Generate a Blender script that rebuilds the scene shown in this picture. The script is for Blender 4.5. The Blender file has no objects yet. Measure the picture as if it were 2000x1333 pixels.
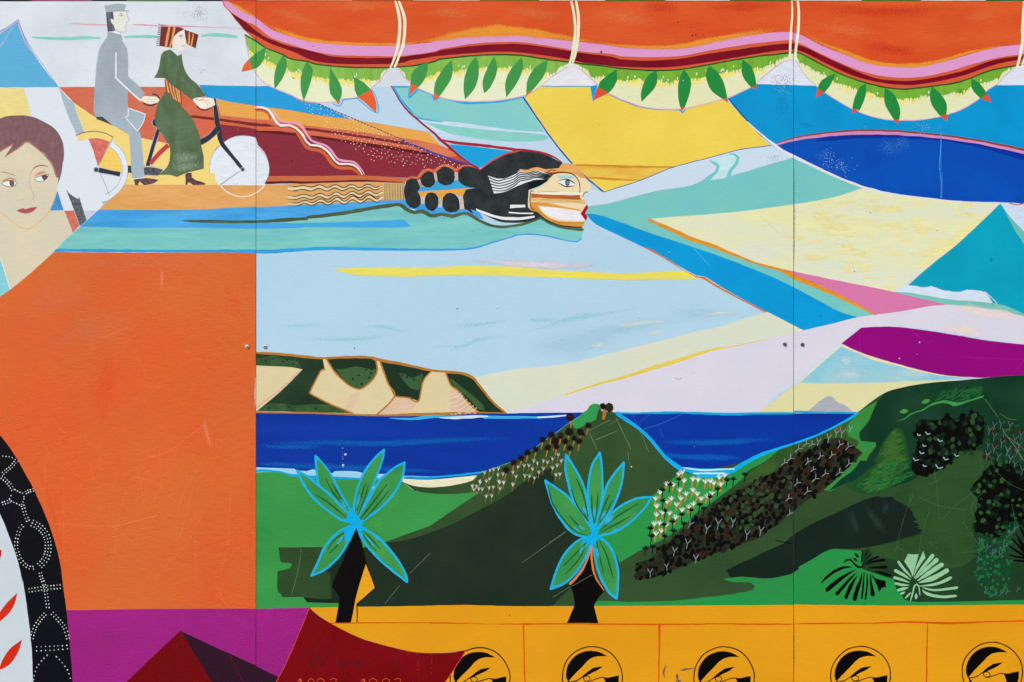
import bpy, math, random, re
from mathutils import Vector, noise
from mathutils.geometry import delaunay_2d_cdt

scene = bpy.context.scene
COL = scene.collection
random.seed(7)
# ------------------------------------------------------------------ camera, sky, sun, exposure
PX = 1.2 / 1050.0                      # metres per unit of the traced drawing (one board is 1.2 m wide)
Z0 = 1.35
cam_d = bpy.data.cameras.new("camera")
cam_d.lens = 50; cam_d.sensor_width = 36
cam_d.clip_end = 500
cam = bpy.data.objects.new("camera", cam_d); COL.objects.link(cam)
cam.location = (0, -2000 * PX * 50 / 36, Z0)
cam.rotation_euler = (math.radians(90), 0, 0)
scene.camera = cam
world = bpy.data.worlds.new("World"); scene.world = world
world.use_nodes = True
wn = world.node_tree.nodes; wl = world.node_tree.links
sky = wn.new("ShaderNodeTexSky"); sky.sky_type = 'NISHITA'; sky.sun_disc = False
SUN_EL, SUN_AZ = math.radians(31), math.radians(213)
sky.sun_elevation = SUN_EL; sky.sun_rotation = SUN_AZ
sky.air_density = 1.0; sky.dust_density = 4.0; sky.ozone_density = 0.6
wn["Background"].inputs[1].default_value = 0.13
wl.new(sky.outputs[0], wn["Background"].inputs[0])
sun_d = bpy.data.lights.new("sun", 'SUN'); sun_d.energy = 1.5; sun_d.angle = math.radians(22)
sun_d.color = (1.0, 0.96, 0.91)
sun = bpy.data.objects.new("sun", sun_d); COL.objects.link(sun)
sdir = Vector((math.sin(SUN_AZ) * math.cos(SUN_EL), math.cos(SUN_AZ) * math.cos(SUN_EL), math.sin(SUN_EL)))
sun.rotation_euler = (-sdir).to_track_quat('-Z', 'Y').to_euler()
sun.location = (-4, -6, 6)
scene.view_settings.view_transform = 'Standard'
scene.view_settings.look = 'None'
scene.view_settings.exposure = 0.05
scene.view_settings.gamma = 1
scene.cycles.transparent_max_bounces = 64; scene.cycles.max_bounces = 8
CAL = (0.92, 1.0, 1.10)                # white balance of the pigments against the slightly warm light

# ------------------------------------------------------------------ paint
def lin(c):
    c /= 255.0
    return c / 12.92 if c <= 0.04045 else ((c + 0.055) / 1.055) ** 2.4
def rgb(c): return tuple(min(0.9, max(0.0015, lin(v) * CAL[i] - 0.0045)) for i, v in enumerate(c)) + (1,)

MATS = {}
def paint(c, c2=None, k=0.0, sc=(9, 9), grain=0.10, rough=0.42, bump=1.0, wash=None, tilt=0, spec=0.06):
    """hand brushed exterior paint: pigment c, second pigment c2 showing through in patches"""
    if bump > 1.2: spec = 0.21; bump *= 1.8
    key = (c, c2, k, sc, grain, rough, bump, wash, tilt, spec)
    if key in MATS: return MATS[key]
    m = bpy.data.materials.new("paint_%02x%02x%02x" % tuple(int(v) for v in c)); m.use_nodes = True
    N = m.node_tree.nodes; L = m.node_tree.links
    b = N["Principled BSDF"]
    b.inputs["Roughness"].default_value = rough
    b.inputs["Specular IOR Level"].default_value = spec
    tc = N.new("ShaderNodeTexCoord")
    def nz(scale, detail=3, rough_=0.6, rot=0):
        mp = N.new("ShaderNodeMapping"); mp.inputs["Scale"].default_value = (scale[0], 1, scale[1])
        mp.inputs["Rotation"].default_value = (0, rot, 0)
        n = N.new("ShaderNodeTexNoise"); n.inputs["Scale"].default_value = 1
        n.inputs["Detail"].default_value = detail; n.inputs["Roughness"].default_value = rough_
        L.new(tc.outputs["Object"], mp.inputs[0]); L.new(mp.outputs[0], n.inputs["Vector"])
        return n.outputs["Fac"]
    def ramp(src, a, b_):
        r = N.new("ShaderNodeMapRange"); r.inputs["From Min"].default_value = a; r.inputs["From Max"].default_value = b_
        L.new(src, r.inputs["Value"]); return r.outputs["Result"]
    base = N.new("ShaderNodeRGB"); base.outputs[0].default_value = rgb(c)
    cur = base.outputs[0]
    if c2:
        mx = N.new("ShaderNodeMix"); mx.data_type = 'RGBA'
        L.new(cur, mx.inputs["A"]); mx.inputs["B"].default_value = rgb(c2)
        r = ramp(nz(sc, 4, 0.55, tilt), 0.5 - 0.12 / max(k, .05) * 0.5 + (0.5 - k) * 0.2, 0.62 + (0.5 - k) * 0.2)
        L.new(r, mx.inputs["Factor"]); cur = mx.outputs["Result"]
    # streaks of thinner and thicker paint
    hs = N.new("ShaderNodeHueSaturation"); L.new(cur, hs.inputs["Color"])
    st = nz((35, 260), 3, 0.7, tilt)
    v = N.new("ShaderNodeMapRange"); v.inputs["From Min"].default_value = 0.3; v.inputs["From Max"].default_value = 0.7
    v.inputs["To Min"].default_value = 1 - grain; v.inputs["To Max"].default_value = 1 + grain
    L.new(st, v.inputs["Value"])
    big = nz((3.1, 4.3), 2, 0.5)
    v2 = N.new("ShaderNodeMapRange"); v2.inputs["From Min"].default_value = 0.3; v2.inputs["From Max"].default_value = 0.7
    v2.inputs["To Min"].default_value = 1 - grain * .5; v2.inputs["To Max"].default_value = 1 + grain * .5
    L.new(big, v2.inputs["Value"])
    mu = N.new("ShaderNodeMath"); mu.operation = 'MULTIPLY'
    L.new(v.outputs[0], mu.inputs[0]); L.new(v2.outputs[0], mu.inputs[1]); L.new(mu.outputs[0], hs.inputs["Value"])
    cur = hs.outputs[0]
    # specks of dirt and tiny chips that sit anywhere on the boards
    sp = nz((420, 420), 1, 0.5)
    spr = ramp(sp, 0.765, 0.80)
    mk = N.new("ShaderNodeMix"); mk.data_type = 'RGBA'; mk.inputs["B"].default_value = (0.09, 0.09, 0.08, 1)
    ml = N.new("ShaderNodeMath"); ml.operation = 'MULTIPLY'; ml.inputs[1].default_value = 0.5
    L.new(spr, ml.inputs[0]); L.new(ml.outputs[0], mk.inputs["Factor"]); L.new(cur, mk.inputs["A"])
    L.new(mk.outputs["Result"], b.inputs["Base Color"])
    # relief: brush ridges + roller stipple + weave of the board
    n1 = nz((130, 420), 3, 0.65, tilt); n2 = nz((520, 620), 2, 0.6)
    ad = N.new("ShaderNodeMath"); ad.operation = 'ADD'; L.new(n1, ad.inputs[0]); L.new(n2, ad.inputs[1])
    bp = N.new("ShaderNodeBump"); bp.inputs["Strength"].default_value = 0.55; bp.inputs["Distance"].default_value = 0.0011 * bump
    L.new(ad.outputs[0], bp.inputs["Height"]); L.new(bp.outputs[0], b.inputs["Normal"])
    rr = N.new("ShaderNodeMapRange"); rr.inputs["To Min"].default_value = rough - .06; rr.inputs["To Max"].default_value = rough + .08
    L.new(big, rr.inputs["Value"]); L.new(rr.outputs[0], b.inputs["Roughness"])
    if wash is not None:
        at = N.new("ShaderNodeAttribute"); at.attribute_name = "thick"
        w1 = nz((190, 1000), 3, 0.8, tilt)
        a0 = N.new("ShaderNodeMapRange"); a0.inputs["From Min"].default_value = 0.30; a0.inputs["From Max"].default_value = 0.70
        L.new(w1, a0.inputs["Value"])                                   # dry-brush: pigment only where the bristles touched
        a1 = N.new("ShaderNodeMath"); a1.operation = 'MULTIPLY'; a1.inputs[1].default_value = wash * 1.05
        L.new(at.outputs["Fac"], a1.inputs[0])
        a2 = N.new("ShaderNodeMath"); a2.operation = 'SUBTRACT'; L.new(a1.outputs[0], a2.inputs[0]); L.new(a0.outputs[0], a2.inputs[1])
        a3 = N.new("ShaderNodeMath"); a3.operation = 'MULTIPLY'; a3.inputs[1].default_value = 60; a3.use_clamp = True
        L.new(a2.outputs[0], a3.inputs[0]); L.new(a3.outputs[0], b.inputs["Alpha"])
    MATS[key] = m
    return m

# ------------------------------------------------------------------ the boards (name, x0, x1, y0, y1 in drawing units)
YJ = 2.2
GAP = 0.38
BOARDS = []
def plain(name, c, rough=0.6, metal=0):
    m = bpy.data.materials.new(name); m.use_nodes = True
    b = m.node_tree.nodes["Principled BSDF"]; b.inputs["Base Color"].default_value = tuple(c) + (1,)
    b.inputs["Roughness"].default_value = rough; b.inputs["Metallic"].default_value = metal
    n = m.node_tree.nodes.new("ShaderNodeTexNoise"); n.inputs["Scale"].default_value = 180
    bp = m.node_tree.nodes.new("ShaderNodeBump"); bp.inputs["Distance"].default_value = 0.001; bp.inputs["Strength"].default_value = 0.4
    m.node_tree.links.new(n.outputs[0], bp.inputs["Height"]); m.node_tree.links.new(bp.outputs[0], b.inputs["Normal"])
    return m
def mesh_obj(name, verts, faces, mat, parent=None):
    me = bpy.data.meshes.new(name); me.from_pydata(verts, [], faces); me.materials.append(mat)
    o = bpy.data.objects.new(name, me); COL.objects.link(o)
    if parent: o.parent = parent
    return o
def wx(x): return (x - 1000) * PX
def wz(y): return Z0 + (666.5 - y) * PX
edge_mat = plain("raw_board_edge", (0.05, 0.04, 0.035), 0.8)
def board(label, x0, x1, y0, y1, coat):
    root = bpy.data.objects.new("mural_board", None); COL.objects.link(root)
    root.location = (wx((x0 + x1) / 2), 0, wz(y1)); root.empty_display_size = 0.1
    root["label"] = label; root["category"] = "mural panel"; root["group"] = "painted mural boards"
    ox, oz = root.location.x, root.location.z
    a, b, c, d = wx(x0 + GAP) - ox, wx(x1 - GAP) - ox, wz(y1 - GAP) - oz, wz(y0 + GAP) - oz
    T = 0.012; e = 0.0003
    fr = [(a + e, 0, c + e), (b - e, 0, c + e), (b - e, 0, d - e), (a + e, 0, d - e)]
    md = [(a, e, c), (b, e, c), (b, e, d), (a, e, d)]
    bk = [(a, T, c), (b, T, c), (b, T, d), (a, T, d)]
    F = [(0, 1, 2, 3), (7, 6, 5, 4)]
    v = fr + md + bk
    F = [(0, 1, 2, 3), (11, 10, 9, 8)]
    for i in range(4):
        j = (i + 1) % 4
        F.append((i, 4 + i, 4 + j, j)); F.append((4 + i, 8 + i, 8 + j, 4 + j))
    o = mesh_obj("board", v, F, coat, root)
    o.data.materials.append(edge_mat)
    for p in o.data.polygons[1:]: p.material_index = 1
    B = dict(root=root, x0=x0 + GAP + .1, x1=x1 - GAP - .1, y0=y0 + GAP + .1, y1=y1 - GAP - .1, ox=ox, oz=oz, height={})
    BOARDS.append(B)
    return B
gm = plain("asphalt", (0.09, 0.09, 0.09), 0.9)
g = mesh_obj("ground", [(-200, -200, 0), (200, -200, 0), (200, 200, 0), (-200, 200, 0)], [(0, 1, 2, 3)], gm); g["kind"] = "structure"  # unseen ground, put in so the lower boards reflect something dark
WHITE = (216, 223, 231); SKY = (174, 206, 226)
board("left mural board with the tandem cyclists, pale face and big orange field", -550, 500, YJ, 1440, paint(WHITE, grain=.03))
board("middle mural board with the black-braided head, blue bay and two spiky plants", 500, 1550, YJ, 1440, paint(SKY, grain=.03))
board("right mural board with the purple lens, deep blue lens and dark wooded hill", 1550, 2600, YJ, 1440, paint((208, 207, 222), grain=.03))
board("thin sliver of upper board with black and magenta paint above the cyclists", -550, 500, -300, YJ, paint((40, 48, 56)))
board("thin sliver of upper board with cream, green and white paint above the middle board", 500, 1550, -300, YJ, paint((222, 224, 216)))
board("thin sliver of upper board with green and white paint above the right board", 1550, 2600, -300, YJ, paint((222, 224, 216)))

# ------------------------------------------------------------------ drawing helpers
VIEWS = dict(A=(0,0,6.667), B=(250,0,6.667), C=(0,180,6.667), D=(250,180,6.667), E=(0,360,6.667), F=(450,0,4.993),
 G=(800,0,4.993), H=(1150,0,4.993), I=(1500,0,4), J=(500,180,4.993), K=(750,260,7.984), L=(920,280,6.665), M=(1100,240,4),
 N=(1500,300,4), O=(100,380,4), Q=(500,440,4), R=(1000,440,4), T=(1500,560,4), U=(480,660,3.704), W=(900,760,6.667),
 X=(1150,760,6.667), Y=(1400,760,6.667), a=(540,860,6.667), b=(540,1030,6.667), c=(1020,860,6.667), d=(1020,1030,6.667),
 e=(1230,900,6.667), f=(1500,900,6.667), g=(1700,700,6.667), h=(1700,880,6.667), i=(1560,1040,5.553), j=(1850,1000,13.333),
 k=(0,830,8.333), l=(0,980,8.333), m=(0,1130,6.567), n=(220,1130,5.882), o=(540,1150,5.556), p=(840,1170,7.692),
 q=(1080,1180,5.882), r=(1400,1180,5.556), s=(1700,1150,6.667), t=(0,220,13.333), u=(0,300,13.333), Z=(0,0,1))
def parse(s):
    """sketch sheets A..u are enlarged details of the drawing; '@X' changes sheet, '!' marks a corner"""
    V = VIEWS['Z']; out = []
    for t in s.split():
        if t[0] == '@': V = VIEWS[t[1]]; continue
        cor = '!' in t; t = t.replace('!', '')
        q = t.split(',')
        out.append((V[0] + float(q[0]) / V[2], V[1] + float(q[1]) / V[2], cor, float(q[2]) if len(q) > 2 else None))
    return out
def cr(p0, p1, p2, p3, t):
    t2 = t * t; t3 = t2 * t
    return tuple(0.5 * (2 * b + (c - a) * t + (2 * a - 5 * b + 4 * c - d) * t2 + (3 * b - a - 3 * c + d) * t3) for a, b, c, d in zip(p0, p1, p2, p3))
def smooth(P, closed, st=False, step=7.0):
    n = len(P); out = []
    rng = range(n if closed else n - 1)
    for i in rng:
        a = P[i]; b = P[(i + 1) % n]
        pa = P[i - 1] if (closed or i > 0) else a; pb = P[(i + 2) % n] if (closed or i + 2 < n) else b
        if a[2] or st: pa = a
        if b[2] or st: pb = b
        d = math.hypot(b[0] - a[0], b[1] - a[1]); k = max(1, min(40, int(d / step)))
        wa = a[3] if a[3] is not None else 0; wb = b[3] if b[3] is not None else 0
        for j in range(k):
            t = j / k
            x, y = cr(pa[:2], a[:2], b[:2], pb[:2], t)
            if (a[2] and b[2]) or st: x, y = a[0] + (b[0] - a[0]) * t, a[1] + (b[1] - a[1]) * t
            out.append((x, y, wa + (wb - wa) * t))
    if not closed: out.append((P[-1][0], P[-1][1], P[-1][3] or 0))
    return out
def wob(x, y, amp=0.55):
    return (x + amp * (noise.noise(Vector((x / 22, y / 22, 3))) + .5 * noise.noise(Vector((x / 7, y / 7, 8)))),
            y + amp * (noise.noise(Vector((x / 22, y / 22, 11))) + .5 * noise.noise(Vector((x / 7, y / 7, 17)))))
def extend(pts):
    out = []; n = len(pts)
    for i in range(n):
        a = pts[i]; b = pts[(i + 1) % n]; out.append(a)
        if a[0] <= -4 and b[0] <= -4: out += [(-549, a[1]), (-549, b[1])]
        elif a[0] >= 2004 and b[0] >= 2004: out += [(2599, a[1]), (2599, b[1])]
        elif a[1] >= 1337 and b[1] >= 1337: out += [(a[0], 1439), (b[0], 1439)]
    return out
def clip(poly, B):
    for ax, lim, sg in ((0, B['x0'], 1), (0, B['x1'], -1), (1, B['y0'], 1), (1, B['y1'], -1)):
        if not poly: return poly
        out = []
        for i in range(len(poly)):
            a = poly[i]; b = poly[(i + 1) % len(poly)]
            ia = (a[ax] - lim) * sg >= 0; ib = (b[ax] - lim) * sg >= 0
            if ia: out.append(a)
            if ia != ib:
                t = (lim - a[ax]) / (b[ax] - a[ax]); out.append(tuple(a[k] + (b[k] - a[k]) * t for k in range(len(a))))
        poly = out
    return poly
def area(p): return 0.5 * sum(p[i][0] * p[(i + 1) % len(p)][1] - p[(i + 1) % len(p)][0] * p[i][1] for i in range(len(p)))

MOT = dict(name=None, label=None, roots={})
def motif(name=None, label=None):
    MOT.update(name=name, label=label, roots={})
LAYER = 0.000012
def emit(name, mat, polys, stuff=False, thick=False):
    """polys: list of outlines [(x, y) or (x, y, thick)]; one flat film of paint per board it crosses"""
    made = []
    for B in BOARDS:
        fs = []
        for p in polys:
            if max(q[0] for q in p) < B['x0'] or min(q[0] for q in p) > B['x1'] or max(q[1] for q in p) < B['y0'] or min(q[1] for q in p) > B['y1']: continue
            c = clip(p, B)
            if len(c) >= 3 and abs(area(c)) > 0.02:
                if area(c) < 0: c = c[::-1]
                fs.append(c)
        if not fs: continue
        bb = (min(q[0] for f in fs for q in f), min(q[1] for f in fs for q in f), max(q[0] for f in fs for q in f), max(q[1] for f in fs for q in f))
        if bb[2] - bb[0] < 0.5 and bb[3] - bb[1] < 0.5: continue
        cells = set(); CS = 16.0                     # which 16-unit squares of the board this film touches
        for f in fs:
            cx0, cx1 = int(min(q[0] for q in f) // CS), int(max(q[0] for q in f) // CS)
            cy0, cy1 = int(min(q[1] for q in f) // CS), int(max(q[1] for q in f) // CS)
            if (cx1 - cx0) * (cy1 - cy0) <= 2:
                cells.update((i, j) for i in range(cx0, cx1 + 1) for j in range(cy0, cy1 + 1)); continue
            for i in range(len(f)):
                p_, q_ = f[i], f[(i + 1) % len(f)]; k_ = max(1, int(math.hypot(q_[0] - p_[0], q_[1] - p_[1]) / 5))
                for j in range(k_): cells.add((int((p_[0] + (q_[0] - p_[0]) * j / k_) // CS), int((p_[1] + (q_[1] - p_[1]) * j / k_) // CS)))
            if len(f) > 4:
                for j in range(cy0, cy1 + 1):
                    yy = (j + .5) * CS; xs_ = []
                    for i in range(len(f)):
                        p_, q_ = f[i - 1], f[i]
                        if (p_[1] > yy) != (q_[1] > yy): xs_.append(p_[0] + (q_[0] - p_[0]) * (yy - p_[1]) / (q_[1] - p_[1]))
                    xs_.sort()
                    for m_ in range(0, len(xs_) - 1, 2): cells.update((i, j) for i in range(int(xs_[m_] // CS), int(xs_[m_ + 1] // CS) + 1))
        H = B['height']; lay = 1 + max((H.get(c_, 0) for c_ in cells), default=0)
        for c_ in cells: H[c_] = lay + (12 if thick and stuff else 0)
        V = []; Fi = []; TH = []; solo = False
        if thick:
            for f in fs:
                i0 = len(V); V += [(q[0], q[1], q[3] if len(q) > 3 else 0) for q in f]; TH += [q[2] for q in f]; Fi.append(list(range(i0, i0 + len(f))))
        else:
            vs = []; fi = []
            for f in fs:
                i0 = len(vs); vs += [Vector((q[0], q[1])) for q in f]; fi.append(list(range(i0, i0 + len(f))))
            r = delaunay_2d_cdt(vs, [], fi, 1, 1e-4); solo = len(fs) == 1
            V = [(q[0], q[1]) for q in r[0]]; Fi = [list(t) for t, of in zip(r[2], r[5]) if of or solo]
        if not Fi: continue
        groups = [Fi]
        if solo and not stuff:                       # an outline cut in two by the board edge gives two films of paint
            par = list(range(len(V)))
            def fd(i):
                while par[i] != i: par[i] = par[par[i]]; i = par[i]
                return i
            for f in Fi:
                for q in f[1:]: par[fd(f[0])] = fd(q)
            gd = {}
            for f in Fi: gd.setdefault(fd(f[0]), []).append(f)
            groups = list(gd.values())
            if len(groups) > 1:
                def ga(g): return sum(abs(area([V[i] for i in f])) for f in g)
                groups = [g for g in groups if ga(g) > 1.5] or [max(groups, key=ga)]
        for Fg in groups:
            used = sorted({i for f in Fg for i in f}); ix = {o_: n_ for n_, o_ in enumerate(used)}
            me = bpy.data.meshes.new(name)
            me.from_pydata([(wx(V[i][0]) - B['ox'], -LAYER * lay - (V[i][2] if len(V[i]) > 2 else 0), wz(V[i][1]) - B['oz']) for i in used], [], [[ix[i] for i in f] for f in Fg])
            me.materials.append(mat)
            if thick:
                at = me.attributes.new("thick", 'FLOAT', 'POINT')
                for n_, i in enumerate(used): at.data[n_].value = TH[i]
            root = MOT['roots'].get(id(B))
            nm = MOT['name'] if MOT['name'] and root is None else name
            o = bpy.data.objects.new(nm, me); COL.objects.link(o)
            if MOT['name'] and root is None:
                MOT['roots'][id(B)] = o; o.parent = B['root']
                if MOT['label']: o['label'] = MOT['label']
            else: o.parent = root if root else B['root']
            if stuff: o['kind'] = 'stuff'
            made.append(o)
    return made
def M_(c, **k):
    return c if isinstance(c, bpy.types.Material) else paint(c, **k)
def P(name, c, s, st=False, label=None, **k):
    pts = [wob(x, y) for x, y, w in smooth(parse(s), True, st)]
    r = emit(name, M_(c, **k), [extend(pts)])
    if label:
        for o in r: o['label'] = label
    return r
def strip(pts, w):
    """pts [(x,y,w)] -> quads"""
    n = len(pts); L_ = []; R_ = []
    for i in range(n):
        a = pts[max(0, i - 1)]; b = pts[min(n - 1, i + 1)]
        dx, dy = b[0] - a[0], b[1] - a[1]; d = math.hypot(dx, dy) or 1
        h = (pts[i][2] or w) / 2
        L_.append((pts[i][0] - dy / d * h, pts[i][1] + dx / d * h)); R_.append((pts[i][0] + dy / d * h, pts[i][1] - dx / d * h))
    return [[L_[i], L_[i + 1], R_[i + 1], R_[i]] for i in range(n - 1)], L_, R_
def disc(x, y, r, n=8, ry=None, ang=0):
    ry = ry or r; ca, sa = math.cos(ang), math.sin(ang)
    return [(x + r * math.cos(6.2832 * i / n) * ca - ry * math.sin(6.2832 * i / n) * sa, y + r * math.cos(6.2832 * i / n) * sa + ry * math.sin(6.2832 * i / n) * ca) for i in range(n)]
def spolys(s, w, st=False, cap=True, rough=0.12, amp=0.55):
    P0 = parse(s) if isinstance(s, str) else s
    if any(p[3] is not None for p in P0): P0 = [(p[0], p[1], p[2], p[3] if p[3] is not None else w) for p in P0]
    step = 4 if w < 4 else 6
    pts = smooth(P0, False, st, step)
    pp = []
    for i, (x, y, ww) in enumerate(pts):
        x2, y2 = wob(x, y, amp)
        ww = (ww or w); ww = ww * (1.22 if 1.2 <= ww < 8 else 1.05) * (1 + rough * 2 * noise.noise(Vector((x / 15, y / 15, w))))
        pp.append((x2, y2, ww))
    q, _, _ = strip(pp, w)
    if cap and w > 1.2: q = q + [disc(pp[0][0], pp[0][1], pp[0][2] / 2 * .96, 8), disc(pp[-1][0], pp[-1][1], pp[-1][2] / 2 * .96, 8)]
    return q
def S(name, c, s, w, st=False, cap=True, label=None, stuff=False, **k):
    """a brush stroke; several strokes separated by | are one part"""
    segs = [spolys(t, w, st, cap) for t in (s.split('|') if isinstance(s, str) else s)]
    if stuff: segs = [[q for g in segs for q in g]]
    r = []
    for g in segs: r += emit(name, M_(c, **k), g, stuff=stuff)
    if label:
        for o in r: o['label'] = label
    return r
def Wsh(name, c, s, w, a=0.7, **k):
    """thin dry-brushed wash fading out at its edges; width of each point in drawing units"""
    made = []
    for t in s.split('|'):
        quads = []
        P0 = parse(t); P0 = [(p[0], p[1], p[2], p[3] if p[3] is not None else w) for p in P0]
        pts = smooth(P0, False, False, max(1.5, min(8, math.hypot(P0[-1][0] - P0[0][0], P0[-1][1] - P0[0][1]) / 9))); n = len(pts)
        rows = []
        for i in range(n):
            A_ = pts[max(0, i - 1)]; B_ = pts[min(n - 1, i + 1)]
            dx, dy = B_[0] - A_[0], B_[1] - A_[1]; d = math.hypot(dx, dy) or 1
            u = i / (n - 1); e = math.sin(math.pi * min(1, max(0, u))) ** .55
            jw = 1 + .5 * noise.noise(Vector((pts[i][0] / 26, pts[i][1] / 26, w)))
            row = []
            for f in (-.5, -.38, -.25, -.12, 0, .12, .25, .38, .5):
                f2 = f + .06 * noise.noise(Vector((pts[i][0] / 12, f * 5, 4)))
                if abs(f) == .5: f2 = f
                h = pts[i][2] * f2 * jw * (.45 + .55 * e) * 1.5
                row.append((pts[i][0] - dy / d * h, pts[i][1] + dx / d * h, math.cos(math.pi * f) ** 1.1 * e if abs(f) < .5 else 0))
            rows.append(row)
        for i in range(n - 1):
            for j in range(8):
                quads.append([rows[i][j], rows[i + 1][j], rows[i + 1][j + 1], rows[i][j + 1]])
        made += emit(name, paint(c, wash=a, **k), quads, thick=True)
    return made
def DOTS(name, c, lst, stuff=True, n=7, **k):
    return emit(name, M_(c, **k), [disc(x, y, r * random.uniform(.85, 1.15), n, r * random.uniform(.85, 1.2), random.uniform(0, 3)) for x, y, r in lst], stuff=stuff)
def inside(pt, poly):
    x, y = pt; r = False
    for i in range(len(poly)):
        a = poly[i]; b = poly[i - 1]
        if (a[1] > y) != (b[1] > y) and x < (b[0] - a[0]) * (y - a[1]) / (b[1] - a[1]) + a[0]: r = not r
    return r
def v2(view, x, y): V = VIEWS[view]; return V[0] + x / V[2], V[1] + y / V[2]

def hatch(name, c, poly, ang, n, w, L_, a=.7, seed=3, bend=.15):
    """many thin dry strokes side by side, laid in one direction inside an outline: one brushed patch"""
    random.seed(seed); pl = [(x, y) for x, y, q in smooth(parse(poly), True)]
    x0, x1 = min(p[0] for p in pl), max(p[0] for p in pl); y0, y1 = min(p[1] for p in pl), max(p[1] for p in pl)
    quads = []; k = 0; tries = 0
    while k < n and tries < n * 30:
        tries += 1
        x, y = random.uniform(x0, x1), random.uniform(y0, y1)
        t = ang + random.uniform(-bend, bend); l = L_ * random.uniform(.6, 1.3); dx, dy = math.cos(t), math.sin(t)
        if not (inside((x, y), pl) and inside((x + dx * l, y + dy * l), pl)): continue
        k += 1; rows = []; ww = w * random.uniform(.7, 1.3)
        for i in range(9):
            u = i / 8; e = math.sin(math.pi * u) ** .6; px, py = x + dx * l * u - dy * e * l * .05, y + dy * l * u + dx * e * l * .05
            rows.append([(px - dy * ww * f * (.5 + .5 * e), py + dx * ww * f * (.5 + .5 * e), th * e, k * 1.1e-6) for f, th in ((-.5, 0), (-.25, .8), (0, 1), (.25, .8), (.5, 0))])
        for i in range(8):
            for j in range(4): quads.append([rows[i][j], rows[i + 1][j], rows[i + 1][j + 1], rows[i][j + 1]])
    return emit(name, paint(c, wash=a, grain=.06), quads, stuff=True, thick=True)
# ================================================================== the painting, from the ground coat up
GRN = (70,145,80); AQUA = (122,192,192); CYAN = (20,168,226)
# ---- upper boards: a row of flat coloured triangles' feet
for x0, x1, c in ((-549,62,(40,48,56)),(62,181,(170,90,140)),(181,246,(40,48,56)),(246,367,(95,140,95)),(367,433,(40,48,56)),(433,500,(150,40,110)),
                  (562,685,(225,215,195)),(686,808,(50,125,60)),(936,1054,(50,125,60)),(1181,1300,(50,125,60)),(1424,1548,(60,120,60)),(1682,1800,(50,125,60)),(1924,2050,(50,125,60))):
    P("painted_triangle", c, "%f,-230! %f,5! %f,5!" % ((x0 + x1) / 2, x0, x1))
# ---- white band of sky across the top
P("painted_white_sky", WHITE, "@Z -5,3! 2005,3! 2005,170! 1550,168! 1000,169! 760,170! 560,168! 500,169! -5,171!", c2=(205,212,220), k=.4, grain=.03)
Wsh("grey_weathering", (150,158,160), "@B 800,90 900,100 1000,200|@B 740,290 790,200 900,110|@G 1600,150 1700,160", 22, a=.25)
# ---- orange field of the left board
P("painted_orange_field", (221,92,38), "@Z 105,492.5! 300,494 500,492! 502,1196! 300,1196 -5,1196! -5,583! @E 180,1333! 530,1040 705,880!", c2=(215,104,44), k=.5, sc=(4,3), grain=.07, tilt=.5, bump=1.7, rough=.38, label="big orange field with brush marks and scratches")
Wsh("orange_brushwork", (222,72,36), "@Z 488,730,14 492,850,22 490,1000,22 488,1180,16|@Z 40,860,6 80,930,12 110,1030,14 132,1150,10|@Z 210,660,30 205,760,50 190,850,40|@Z 440,550,30 475,640,40", 34, a=.42)
Wsh("ochre_brushwork", (208,112,46), "@Z 420,650 480,720|@Z 300,660,60 360,760,110 340,860,90|@Z 380,860 370,980", 80, a=.4)
Wsh("pale_orange_sheen", (206,116,84), "@Z 90,540,50 180,520,60 320,510,50 480,512,40|@Z 20,640 90,590 200,580|@Z 60,690,50 180,640,80 280,640,60", 70, a=.42, tilt=.5)  # sheen near the top of the field, brushed in as paler colour
Wsh("pale_scuff", (220,150,115), "@Z 396,810 402,840 414,880|@Z 316,520 317,572", 8, a=.5)
# ---- left board: tent, yellow and bands behind the cyclists
motif("painted_tent", "blue pointed tent edged in lilac")
P("blue_field", (92,172,214), "@A -60,450! 240,255! 290,400 360,560 470,750 620,960 765,1138! -60,1142!", grain=.06)
S("lilac_edge", (196,166,212), "@A -60,480,2.6 100,365,2.6 236,268!,2.4 275,420,2.2 350,590,2 430,690,1.6 500,790,.8|@A 160,360,1 80,500,1.2 -30,650,1.4", 2)
S("tent_outline", (70,150,190), "@A -40,430 100,350 240,250! 300,430 380,580 500,760 760,1138", .8)
motif()
P("painted_yellow_panel", (230,212,138), "@A -60,1152! 308,1152! 350,1300 @C 405,305! 200,330 -60,400!")
P("painted_grey_pole", (166,182,193), "@A 760,1128! 800,1180! @C 880,80! 960,140! 1010,300 1100,525! 1000,565! 960,480 860,240 785,10!", label="slanting grey pole behind the rear wheel")
motif("painted_red_orange_field", "red and orange stripes running back from the braid")
P("red_orange", (214,98,68), "@A 770,1137! @Z 560,170! 760,240 880,298 935,330! 905,345! 780,345 500,350! 430,292! 400,292 330,281 254,264 222,246 186,229 144,201!", c2=(205,112,84), k=.4, sc=(9,20), grain=.09, bump=1.5)
P("blue_stripe", (40,152,212), "@B 925,1110! 1670,1125! @F 385,838! 540,905 700,990 860,1012! @J 920,265! 600,225 340,180 0,133! @D 1330,128 1000,62!", grain=.06)
P("amber_stripe", (224,163,80), "@D 1150,88! 1330,130 1670,182! @J 0,137! 340,182 600,228 920,268 1200,312 1500,360 1680,392! 1810,530! 1650,485 1250,425 900,375 500,330 480,325! 130,275! @D 1670,355 1400,325 1210,300!", grain=.05)
P("orange_notch", (214,98,60), "@J 0,175! 80,180 120,215 140,275! 0,262!")
P("amber_notch", (224,163,80), "@J 0,190! 75,195 115,225 128,272! 0,262!")
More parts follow.
